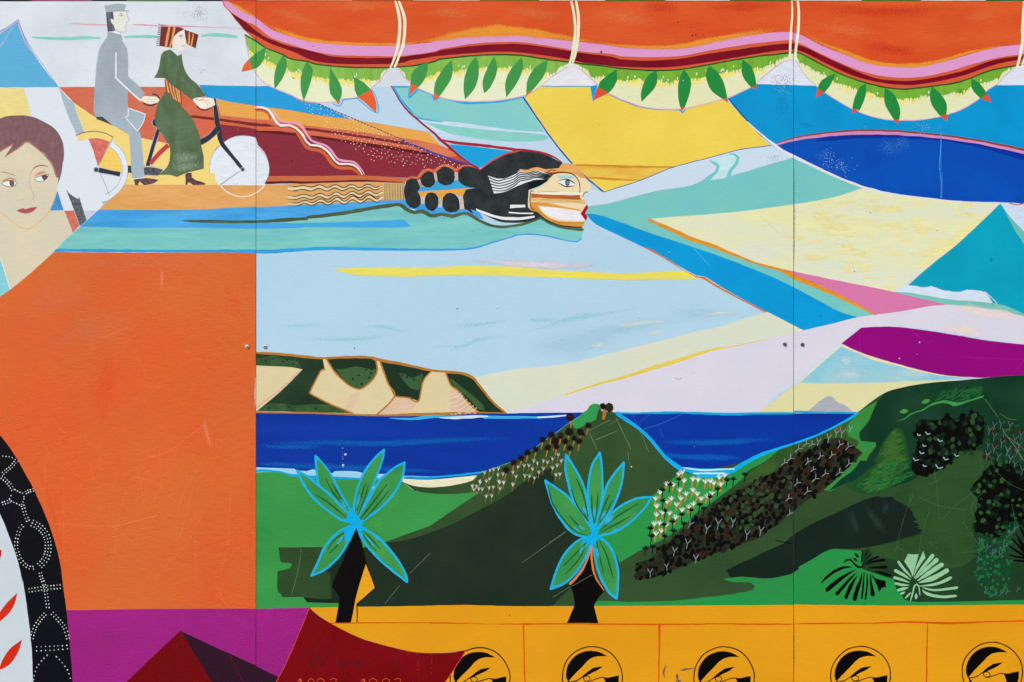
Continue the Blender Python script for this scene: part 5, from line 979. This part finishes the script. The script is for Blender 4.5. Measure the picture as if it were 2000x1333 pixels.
agave("spiky plant with blue-edged leaves, right one, on a black trunk with orange lines", [
 ("@c 298,525! 400,850 500,1030 620,1175 740,1245 880,1252!", "@c 298,525! 430,612 560,705 650,795 760,925 900,1120!", 3.3),
 ("@c 568,192! 562,400 602,580 652,760 750,905 880,1120!", "@c 568,192! 690,375 780,550 828,700 865,950 905,1120!", 3.5),
 ("@c 1010,160! 905,340 858,600 858,750 885,950 930,1130!", "@c 1010,160! 1035,340 1045,520 1045,700 1000,950 950,1130!", 3.3),
 ("@c 1322,290! 1150,505 1065,700 1015,900 950,1130!", "@c 1322,290! 1308,480 1268,655 1180,870 1040,1075 970,1160!", 3.5),
 ("@c 1680,740! 1500,757 1330,828 1170,945 1060,1060 980,1170!", "@c 1680,740! 1600,875 1450,1035 1300,1145 1150,1215 1000,1240!", 3.5),
 ("@d 370,805! 432,600 522,402 642,245 760,155 870,115!", "@d 370,805! 540,735 680,615 780,475 868,300 915,150!", 3.5),
 ("@d 1228,935! 1120,835 1012,640 955,440 925,200!", "@d 1228,935! 1245,780 1245,550 1195,355 1118,225 1000,110!", 3.5)],
 ["@c 335,590,1 400,830,2 520,1010,2 700,1190,1 860,1245,1", "@c 610,980,1 700,1080,2 830,1180,1", "@c 640,640,1 720,860,2 860,1060,1", "@c 710,510,1 790,700,2 860,1000,1", "@c 905,720,1 910,880,2 935,1080,1", "@c 985,690,1 975,850,2 945,1080,1", "@c 1130,710,1 1080,830,2 1000,1030,1", "@c 1165,790,1 1100,940,2 1010,1080,1", "@c 1510,825,1 1300,950,2.4 1150,1060,2 1020,1180,1", "@c 1400,990,1 1250,1080,2 1020,1200,1", "@d 860,170,1 700,340,2 540,500,1", "@d 830,240,1 720,440,2 560,610,1", "@d 970,180,1 1010,400,2 1060,600,1", "@d 1010,180,1 1110,400,2 1185,670,1", "@c 770,880,1 860,1060,1"],
 (["@c 885,1130! 930,1110 960,1130 1010,1110! 1030,1130 990,1170 980,1225! 1020,1240 980,1265 910,1280! 880,1262 890,1220!", "@d 800,150! 860,110 960,95 1040,130 1060,180! 990,150 955,200 932,330! 905,160 860,230 800,290! 840,190 760,230!"],
  "@c 650,1120 760,1200|@c 720,1100 830,1180|@c 780,860 840,970|@c 940,850 940,1030|@c 1100,900 1020,1040|@c 1180,960,18 1060,1100,14|@c 1150,1200 1250,1150|@d 800,230 740,360|@d 960,250 1000,420"), T2)

# ---- two fan palms
motif("painted_black_fan_palm", "black fan palm with curled stem")
for s in ("@i 575,378,1 480,385,4.5 380,430,5 290,500,4 243,558,1", "@i 615,405,1 520,460,4 430,520,6 310,625,6.5", "@i 625,440,1 560,500,3.5 500,570,5 415,665,6", "@i 632,470,1 600,520,3.5 560,590,6 512,705,6.5", "@i 685,440,1 670,520,4 640,600,6 605,722,7", "@i 708,430,1 700,560,3 683,715,3", "@i 738,440,1 742,560,3 722,722,3", "@i 775,450,1 785,560,4 802,672,7", "@i 820,425,1 880,435,4 990,470,5", "@i 750,388,1 850,382,4 945,376,6", "@i 715,355,1 800,320,3.5 920,300,5", "@i 705,340,1 780,300,3 865,262,2.5", "@i 702,325,1 750,270,2 796,222,1.6", "@i 712,270,1 725,235,3 745,200,1.6", "@i 677,335,1 682,260,2 690,200,2", "@i 650,275,1 635,262,4 615,236,4"):
    S("frond", (8,14,14), s, 4)
P("frond", (8,14,14), "@i 780,450! 830,500 880,515 940,528! 945,592! 900,600 870,650! 850,580 820,520"); S("curled_stem", (8,14,14), "@i 492,325,2 520,298,3 560,298,3 600,340,2.6 640,375,3.4 685,375,3.4 697,345,2.4", 3)
P("seed", (16,18,14), "@i 582,275! 620,283 640,315 612,312")
motif()
motif("painted_pale_fan_palm", "pale green fan palm beside the black one")
PG = (142,192,148)
for s in ("@i 1222,490,1 1150,410,4.5 1080,322,4", "@i 1212,515,1 1130,460,5 1050,417,5.5", "@i 1200,545,1 1120,515,4.5 1037,492,4.5", "@i 1198,572,1 1120,570,4.5 1048,555,3.6", "@i 1190,600,1 1140,610,4.5 1080,628,4.5", "@i 1155,645,1 1125,660,4.5 1108,664,3", "@i 1215,650,1 1185,685,3.6 1158,712,2", "@i 1250,500,1 1330,400,4.5 1450,250,6.5", "@i 1262,505,1 1370,410,5 1492,300,7.5", "@i 1285,525,1 1400,450,7 1548,352,8.5", "@i 1300,545,1 1450,500,8.5 1605,415,10", "@i 1310,582,1 1450,570,4 1560,535,5 1648,495,5", "@i 1345,600,1 1450,625,3.6 1600,615,3.6 1712,600,4", "@i 1340,625,1 1400,670,5 1550,700,4.5 1700,690,4"):
    S("frond", PG, s, 4)
P("frond", PG, "@i 1185,232! 1240,240 1300,236! 1235,482! 1200,400 1143,316!"); P("frond", PG, "@i 1350,203! 1372,272! 1300,380 1242,485! 1275,370")
S("curled_stem", PG, "@i 1213,742,1.6 1235,650,2.6 1255,580,2.6 1278,562,2.6 1300,582,2.4 1315,680,1.2", 2.6); P("seed", PG, "@i 1272,658! 1290,690 1278,725 1262,722 1256,690")
motif()

# ================================================================== ochre border with hands
def hand(cx, cy, fx, lab, r=58.5, bend=0):
    """emblem in the sheet of the second medallion (centre 451,834), moved to (cx, cy)"""
    motif("painted_hand_medallion", lab)
    def tr(s):
        out = []
        for t in s.split():
            c = t.endswith('!'); t = t.rstrip('!'); q = [float(v) for v in t.split(',')]
            x = cx + (q[0] - 451) / 5.882 * fx; y = cy + (q[1] - 834) / 5.882
            out.append("%.2f,%.2f%s%s" % (x, y, (",%g" % q[2]) if len(q) > 2 else "", "!" if c else ""))
        return " ".join(out)
    S("ring", (28,8,14), [[(cx + r * math.cos(a_ * .2513) * (1 + .012 * math.sin(a_ * 1.3 + cx)), cy + (r + .3) * math.sin(a_ * .2513), False, None) for a_ in range(26)]], 1.9, cap=False)
    BK = (8,8,14)
    P("shade", BK, tr("180,902! 160,870 148,820 155,755 190,670 260,590 350,548 440,535 540,553 628,602! 520,600 440,622 395,655 330,725 250,805 185,880! 200,905! 270,1000! 210,1000"))
    P("finger_gap", BK, tr("325,838! 400,775 460,735 575,713! 520,757 440,795 380,828 345,850"))
    P("cuff_shade", BK, tr("582,845! 640,845 700,830 757,818! 755,900 720,1000! 620,1000! 605,900"))
    S("hand_lines", (24,8,14), "|".join("@Z " + tr(t) for t in ("205,893,2 260,885,1.6 340,835,1.6", "345,840 380,825 415,830 430,860 405,885 365,885 345,840", "375,890 400,892 480,865 540,845 590,845")), 1.5)
    motif()
hand(937, 1324, 1, "hand in a ring, cut by the dark red banner at its left")
hand(1156.6, 1322, 1, "hand in a ring below the right spiky plant", 58.5)
hand(1414, 1323, 1, "hand in a ring left of the board joint, grey smears beside it", 59)
hand(1681, 1321.5, 1, "hand in a ring below the fan palms", 58.5)
hand(1937.6, 1314, 1, "rightmost hand in a ring", 59)
Wsh("painted_grey_smear", (96,76,84), "@q 1310,690 1270,780 1290,860|@q 1430,730,7 1470,760,8 1560,745,4 1660,738,3|@q 1420,790 1430,880|@q 1400,890 1480,880", 6, a=.75)
# ---- magenta ground, pyramid, banner
P("painted_magenta_ground", (158,16,128), "@Z 128,1192.5! 300,1190 500,1189.5! 606,1187! 540,1339! 137,1339!", c2=(146,8,116), k=.5, sc=(4,6), grain=.09, bump=1.5, rough=.38)
motif("painted_pyramid", "dark red and plum pyramid on magenta")
P("red_face", (110,0,22), "@n 778,603! 960,900 1140,1194 1180,1260! 70,1260! 155,1194 460,900", grain=.05, rough=.36)
P("plum_face", (50,26,40), "@n 780,603! 1200,800 1645,1003! 1908,1137! 1870,1215! 1860,1260! 1180,1260! 1140,1194 960,900", grain=.06, rough=.4)
motif()
motif("painted_banner", "dark red banner with worn lettering")
P("banner", (124,0,26), "@o 358,203! 430,272 590,377 900,532 1200,622 1400,672 1600,698 1850,697 1999,680 @p 200,810 400,790 542,768! 330,1100 222,1254! @Z 862,1339! 538,1339! @n 1888,1194! @n 1999,960!", c2=(108,0,14), k=.4, grain=.05, rough=.34)
S("banner_edge", (204,72,52), "@o 355,215 190,620 80,860 -5,1017|@p 538,775 330,1105 222,1254", 1.2)
WRD = ("@o 275,745 330,690 405,655 385,760 365,850 430,765 472,730 485,790 480,835 555,730 640,655 652,668|@o 670,830 672,790 704,780 720,810 694,838 668,825|"
       "@o 745,830 757,785 775,800 780,830 795,790 815,785 828,832|@o 858,815 905,800 888,780 858,805 875,840 920,828|@o 945,832 952,787 985,790 1005,835|@o 1158,735 1168,760|@o 1280,790 1250,775 1240,800 1275,815 1280,840 1240,850")
S("lettering", (74,30,34), WRD, 1.7, cap=False, label="worn dark script reading Women's")
def dg(x, kind):
    return {'1': "@o %d,1000,1 %d,982,2.6 %d,1100,2.6" % (x, x + 38, x + 22),
            '8': "@o %d,985 %d,975 %d,1000 %d,1035 %d,1035 %d,1000 %d,985" % (x + 75, x + 45, x + 22, x + 15, x + 70, x + 85, x + 75),
            '9': "@o %d,990 %d,973 %d,985 %d,1020 %d,1045 %d,1030 %d,990 %d,1100" % (x + 80, x + 50, x + 18, x + 5, x + 40, x + 78, x + 90, x + 65),
            '3': "@o %d,990 %d,972 %d,985 %d,1020 %d,1035 %d,1060 %d,1100" % (x + 10, x + 45, x + 78, x + 70, x + 45, x + 75, x + 30)}[kind]
S("numerals", (212,84,44), "|".join([dg(228, '1'), dg(325, '8'), dg(432, '9'), dg(575, '3'), dg(918, '1'), dg(1000, '9'), dg(1140, '9'), dg(1270, '3')]), 1.15, label="orange numerals 1893 and 1993 cut off by the frame")
motif()
# ---- big white disc with dotted black rim, bottom left
motif("painted_white_arch", "white arch shape with red leaves and a black dotted rim")
P("white_shape", (196,208,216), "@Z -5,975! 60,1000! @l 300,500! @m 400,300! 480,1000 @Z 70,1339! -5,1339!", grain=.03)
P("black_rim", (10,20,26), "@Z -5,845! @k 0,172! 130,332 280,560 430,830 550,1050 680,1333 @l 800,380 900,680 980,1000 1022,1333 @m 850,400 900,900 932,1333! @Z 143,1339! @Z 65,1339! @m 423,1333! 405,900 350,400 288,0 @l 370,1333 300,1000 180,650 60,340 0,205! @Z -5,995!", grain=.2, rough=.38)
P("red_leaf", (204,48,28), "@m -40,470! 0,430 100,300 222,192! 200,290 130,430 -40,590!"); P("red_leaf", (202,46,26), "@m -20,1185! 30,1050 130,900 287,783! 230,950 120,1110"); P("red_leaf", (180,24,30), "@l -40,780! 25,790! 20,880 -40,1020!")
dd = []
def dotted(s, sp=4.6, offs=(0,), r=1.1):
    for off in offs:
        P0 = smooth(parse(s), False, step=1.0); acc = 0; last = None
        for i in range(1, len(P0)):
            a, b = P0[i - 1], P0[i]; d = math.hypot(b[0] - a[0], b[1] - a[1]); acc += d
            if acc >= sp:
                acc = 0; dx, dy = (b[0] - a[0]) / (d or 1), (b[1] - a[1]) / (d or 1)
                dd.append((b[0] - dy * off + random.uniform(-.3, .3), b[1] + dx * off + random.uniform(-.3, .3), r * random.uniform(.8, 1.15)))
dotted("@k -10,505 100,515 200,535 290,600", 6); dotted("@k 270,575 200,665 120,735 40,800", 4.6, (-2.4, 2.4)); dotted("@k -10,830 90,900 160,980 215,1070", 5, (-2.6, 2.6))
dotted("@k 215,1035 290,1085 370,1115", 4.6); dotted("@k 380,1125 450,1090 545,1060", 4.6, (-2.2, 2.2)); dotted("@k 380,1130 390,1200 370,1270 335,1320", 4.6); dotted("@k 205,1110 165,1180 170,1230 300,1300 340,1320", 5.5); dotted("@k -5,1300 80,1270 170,1240", 4.8, (-2.4, 2.4))
dotted("@l 350,20 390,130 420,230 460,330", 5.6, (-2.6, 2.6))
dotted("@l 410,365 330,430 285,560 260,700 290,840 340,950 420,1040 500,1080 570,1070", 6.2, (-2.6, 2.6)); dotted("@l 480,330 600,390 700,470 770,600 785,720 770,860 720,960 640,1050", 5.8, (-5.6, 0, 5.6))
dotted("@l 650,1120 670,1220 700,1320", 5, (-2.3, 2.3)); dotted("@m 545,0 570,90 590,190 605,300 615,400", 6, (-2.6, 2.6)); dotted("@m 335,160 450,145 600,120 800,105", 5.6, (-3.2, 3.2))
dotted("@m 605,430 520,520 450,630 400,790", 5.6, (-2.8, 2.8)); dotted("@m 640,420 740,520 830,640 875,780", 6, (-2.8, 2.8)); dotted("@m 415,880 600,872 885,860", 7.6); dotted("@m 415,930 600,925 880,905", 8); dotted("@m 645,960 540,1050 460,1170 430,1330", 7.4); dotted("@m 680,965 780,1065 870,1190 905,1300", 8)
DOTS("white_dots", (228,232,232), dd)
motif()

# ================================================================== wear: scratches, chips, damage
random.seed(77)
def scratches(name, c, spec, w=.42):
    S(name, c, spec, w, cap=False, stuff=True, grain=.05)
O_ = (232,124,72)
SCR = "@Z 108,1023,.7 190,1028,.8 230,1026,1 308,1007,1.1|@Z 87,900 88,1000|@Z 122,930 126,1100|@Z 230,1028 240,975 262,945|@Z 228,1030 220,1120|@Z 350,980 347,1060 380,940|@Z 410,820 330,880 260,900|@Z 270,910 275,950 280,980|@Z 280,912 320,960 350,985|@Z 460,905 500,914|@Z 100,815 130,850 165,857|@Z 165,857 195,880|@Z 90,870 100,900|@Z 450,940 445,1060 430,1120|@Z 380,1040 350,1080 320,1110 305,1133|@Z 300,1110 280,1140|@Z 380,1000 383,1130|@Z 260,680 285,730|@Z 235,672 258,663|@Z 195,870 195,920|@Z 175,905 185,945|@Z 395,900 360,960 350,985|@Z 255,930 300,940|@Z 420,1160 440,1180|@Z 417,1133 425,1150 444,1186|@Z 200,660 250,640|@Z 210,1020 260,1060 290,1080|@Z 310,880 315,940 300,980"
scratches("painted_scratches", O_, SCR, .55)
rs = []
for i in range(130):
    x, y = random.uniform(140, 490), random.uniform(700, 1185); a = random.uniform(0, 6.28); L_ = random.uniform(10, 50); cv = random.uniform(-.8, .8)
    pts = [(x, y, False, None)]
    for k in range(3): a += cv * .4; x += math.cos(a) * L_ / 3; y += math.sin(a) * L_ / 3; pts.append((x, y, False, None))
    if all(152 < p[0] < 497 and p[1] < 1188 for p in pts): rs.append(pts)
scratches("painted_scratches", (226,112,58), rs, .35)
rs = []
for i in range(60):
    x, y = random.uniform(140, 600), random.uniform(1195, 1330); a = random.uniform(-.4, .4) if i % 2 else random.uniform(0, 6.28); L_ = random.uniform(6, 40)
    pts = [(x, y, False, None), (x + math.cos(a) * L_ / 2, y + math.sin(a) * L_ / 2 + 1, False, None), (x + math.cos(a) * L_, y + math.sin(a) * L_, False, None)]
    if all(p[0] < 600 - (p[1] - 1187) * .42 - 5 and p[1] < 1228 + max((352 - p[0]) * .8, (p[0] - 352) * .46) for p in pts): rs.append(pts)
scratches("painted_scratches", (178,44,146), rs, .4)
scratches("painted_scratches", (88,114,74), "@h 565,550 440,860 320,1320|@h 790,730 680,1040 630,1333|@h 835,250 870,560 910,890 1100,720 1440,470|@h 625,610 900,720 1250,775|@h 770,440 860,400 930,340|@h 750,1190 900,1212|@h 755,1195 880,1290|@h 1200,930 1330,1120 1420,1280 1180,1333|@h 1460,550 1340,680 1310,780 1370,880|@h 1600,210 1760,400 1990,520|@h 1840,700 1870,850 1870,1000 1800,1150 1700,1195 1580,1190|@h 350,1260 460,1333|@h 490,550 520,650|@h 610,470 620,550", .42)
scratches("painted_scratches", (118,138,110), "@g 1750,980,.9 1900,1180,.7 1990,1330,.6|@g 1800,1030 1997,1190|@g 1490,530 1660,770|@g 1680,720 1800,790 1900,805|@h 1900,0 1990,130|@W 1640,555 1945,402|@W 1760,660 1997,560|@W 1675,570,.9 1775,795,.8|@X 355,380,1 450,580,.9 545,785,.8|@X 660,540 780,820|@X 0,540 280,405|@X 90,665 375,545|@X 250,480 420,375|@X 510,800 520,930 545,1010|@c 570,1185 350,1333|@d 0,460 570,60|@d 640,770 910,620|@d 400,915 620,770|@b 1410,1000 1600,760|@b 1740,600 2000,340|@b 320,280 300,480 200,880", .55)
scratches("painted_scratches", (60,110,200), "@X 570,335 640,470|@X 710,520,.9 920,460,.9 1240,320,.7|@X 910,470 970,640|@X 640,440 800,340", .5)
scratches("painted_scratches", (140,24,32), "@o 1330,650 1340,740 1400,840|@o 950,560 900,680 850,800|@o 950,590 965,690 1000,760|@o 590,460 590,620|@o 690,450 745,560|@o 650,700 670,960|@o 1480,680 1488,750|@o 430,470 400,600|@n 640,890 720,790 820,740|@n 1340,880 1500,1190|@n 400,1040 620,1190", .5)
scratches("painted_scratches", (120,190,220), "@R 1410,170 1540,315|@M 1530,720 1690,870", .5)
scratches("painted_scratches", (170,40,140), "@T 1140,360 1230,440 1290,420|@T 1480,550 1997,575|@T 710,330 715,500|@T 1997,580 1920,680", .5)
scratches("painted_dark_cut", (14,24,20), "@f 85,1035,1 250,1070,2.2 330,1085,1.6 400,1098,.8", 1.2)
def specks(view_box, n, c, r=(.3, .8), seed=1):
    random.seed(seed); x0, y0, x1, y1 = view_box
    return [(random.gauss((x0 + x1) / 2, (x1 - x0) / 4.5), random.gauss((y0 + y1) / 2, (y1 - y0) / 4.5), random.uniform(*r)) for _ in range(n)]
DOTS("painted_dirt_specks", (70,76,80), specks((365, 8, 410, 48), 130, 0, (.25, .7), 2) + specks((385, 165, 415, 195), 70, 0, (.25, .7), 3) + specks((385, 132, 402, 150), 14, 0, (.3, .7), 4), n=5)
DOTS("painted_dirt_specks", (46,52,58), specks((1500, 140, 1550, 178), 130, 0, (.3, .9), 5) + specks((1510, 170, 1550, 240), 80, 0, (.3, .8), 6) + specks((1555, 238, 1595, 250), 25, 0, (.3, .7), 7) + specks((1495, 295, 1525, 320), 40, 0, (.3, .7), 8) + specks((1860, 170, 1890, 190), 35, 0, (.3, .9), 9), n=5)
DOTS("painted_chips", (160,190,220), specks((1600, 290, 1635, 340), 60, 0, (.3, .9), 10) + specks((1625, 305, 1665, 345), 50, 0, (.3, .9), 11) + specks((1780, 230, 1820, 265), 50, 0, (.3, .7), 12) + specks((1500, 165, 1550, 185), 30, 0, (.3, .7), 13), n=5)
DOTS("painted_chips", (186,196,226), [v2('a', x, y) + (r,) for x, y, r in ((898,185,2.2),(868,325,2.4),(860,105,1),(858,160,.5),(860,190,.5),(858,215,.5),(864,244,.8),(870,350,.8),(855,290,.5))] + [(1796, 669, 1.3), (1756.5, 700.5, 1.4), (1791, 692, .7), (1233, 912, 1.6), (1307, 492.5, 1), (1562, 347, 1), (1356, 873, .7), (1693, 212, .8), (1334.5, 158, 1.3), (1689, 247, .7)])
random.seed(19)
cs = [(893, 603.5, 1.3), (692.5, 681, 1.2), (970, 603, .7), (924, 452, 1), (1248, 622, .6), (1354.5, 729, .7), (1170, 244.7, .9), (1174, 102, 2.2), (1936, 507.5, 1.8), (1830, 451, 1), (1699, 416, 1), (1668.5, 530, 1), (1288, 102, .7), (1352, 70, 1.6), (1359, 69, 1.6), (1324, 44, 1.6), (1350, 54, 1), (1373, 69, 1), (573, 153, 1.3), (611, 91, .9), (943, 54, 1), (934, 144, 1.2), (612, 91.5, .9), (995, 1202, 1.2), (620, 97, .7), (570, 315, 1.4), (589, 330, 1), (540, 32, .9), (561.5, 58, 1), (1602, 618, 1), (1228, 190, .9), (1602, 617, .8)]
for i in range(150): cs.append((random.uniform(5, 1995), random.uniform(8, 1325), random.uniform(.25, .65)))
DOTS("painted_dark_chips", (44,46,48), cs, n=6)
S("painted_pencil_squiggle", (110,116,122), "@R 1270,1198 1285,1195 1298,1208 1325,1195|@Q 770,955 768,968", .9, cap=False)
Wsh("painted_edge_wear", (222,190,180), "@Z 499,730,3 498.8,760,4 499,800,3", 3, a=.8)

random.seed(23)
dr = []
for i in range(26):
    x = random.uniform(20, 1980); y = random.choice((random.uniform(180, 500), random.uniform(500, 1000), random.uniform(1180, 1230))); l = random.uniform(40, 170)
    dr.append("@Z %.1f,%.1f,1.5 %.1f,%.1f,4 %.1f,%.1f,2" % (x, y, x + random.uniform(-2, 2), y + l / 2, x + random.uniform(-3, 3), y + l))
Wsh("painted_water_stain", (150,146,136), "|".join(dr), 4, a=.22)
Wsh("painted_joint_grime", (70,62,54), "@Z 1549,850,3 1549.3,1000,4 1549,1180,3|@Z 499,1195,3 499,1330,3|@Z 1551,1190,3 1551,1333,3|@Z 1551.2,300,2 1551,560,3", 3, a=.5)

# ---- screws
steel = plain("zinc_screw", (0.42, 0.42, 0.43), 0.35, 0.9); dull = plain("painted_screw", (0.10, 0.11, 0.13), 0.5, 0.5); cross_mat = plain("recess_shade", (0.03, 0.03, 0.03), 0.7)
def screw(B, x, y, mat, r=3.6):
    R = r * PX; n = 20; v = []; f = []
    for k, (rr, yy) in enumerate(((R, -.0020), (R * .95, -.0030), (R * .55, -.0034))):
        v += [(math.cos(6.2832 * i / n) * rr, yy, math.sin(6.2832 * i / n) * rr) for i in range(n)]
    for k in range(2):
        for i in range(n): f.append((k * n + i, k * n + (i + 1) % n, (k + 1) * n + (i + 1) % n, (k + 1) * n + i))
    f.append(tuple(range(2 * n, 3 * n)))
    v += [(math.cos(6.2832 * i / n) * R * 1.02, 0, math.sin(6.2832 * i / n) * R * 1.02) for i in range(n)]
    for i in range(n): f.append((3 * n + i, 3 * n + (i + 1) % n, (i + 1) % n, i))
    o = mesh_obj("screw", v, f, mat, B['root']); o.location = (wx(x) - B['ox'], 0, wz(y) - B['oz']); o.rotation_euler = (0, random.uniform(0, 1.5), 0)
    c = R * .14; L_ = R * .5
    cr_ = [(-L_, -.0036, -c), (L_, -.0036, -c), (L_, -.0036, c), (-L_, -.0036, c), (-c, -.00365, -L_), (c, -.00365, -L_), (c, -.00365, L_), (-c, -.00365, L_)]
    h = mesh_obj("cross_shade", cr_, [(0, 1, 2, 3), (4, 5, 6, 7)], cross_mat, o)  # flat dark cross; the shade of a recess is laid on as colour
for xx in (-533, 483): screw(BOARDS[0], xx, 677.5, steel, 3.8)
screw(BOARDS[1], 517.5, 677.5, steel, 3.8); screw(BOARDS[1], 1532.5, 673, dull, 3.8); screw(BOARDS[2], 1567, 673.5, dull, 3.8); screw(BOARDS[2], 2583, 673, dull, 3.8)
# ---- timber wall behind, seen only through the joints
wm = plain("dark_timber", (0.05, 0.04, 0.035), 0.8)
a, b, c, d = wx(-560), wx(2610), wz(1450), wz(-310)
bw = mesh_obj("backing_wall", [(x, y, z) for y in (.0125, .06) for x, z in ((a, c), (b, c), (b, d), (a, d))], [(0, 1, 2, 3), (7, 6, 5, 4), (0, 4, 5, 1), (1, 5, 6, 2), (2, 6, 7, 3), (3, 7, 4, 0)], wm)
bw["label"] = "dark backing wall glimpsed through the joints between the mural boards"; bw["category"] = "wall"
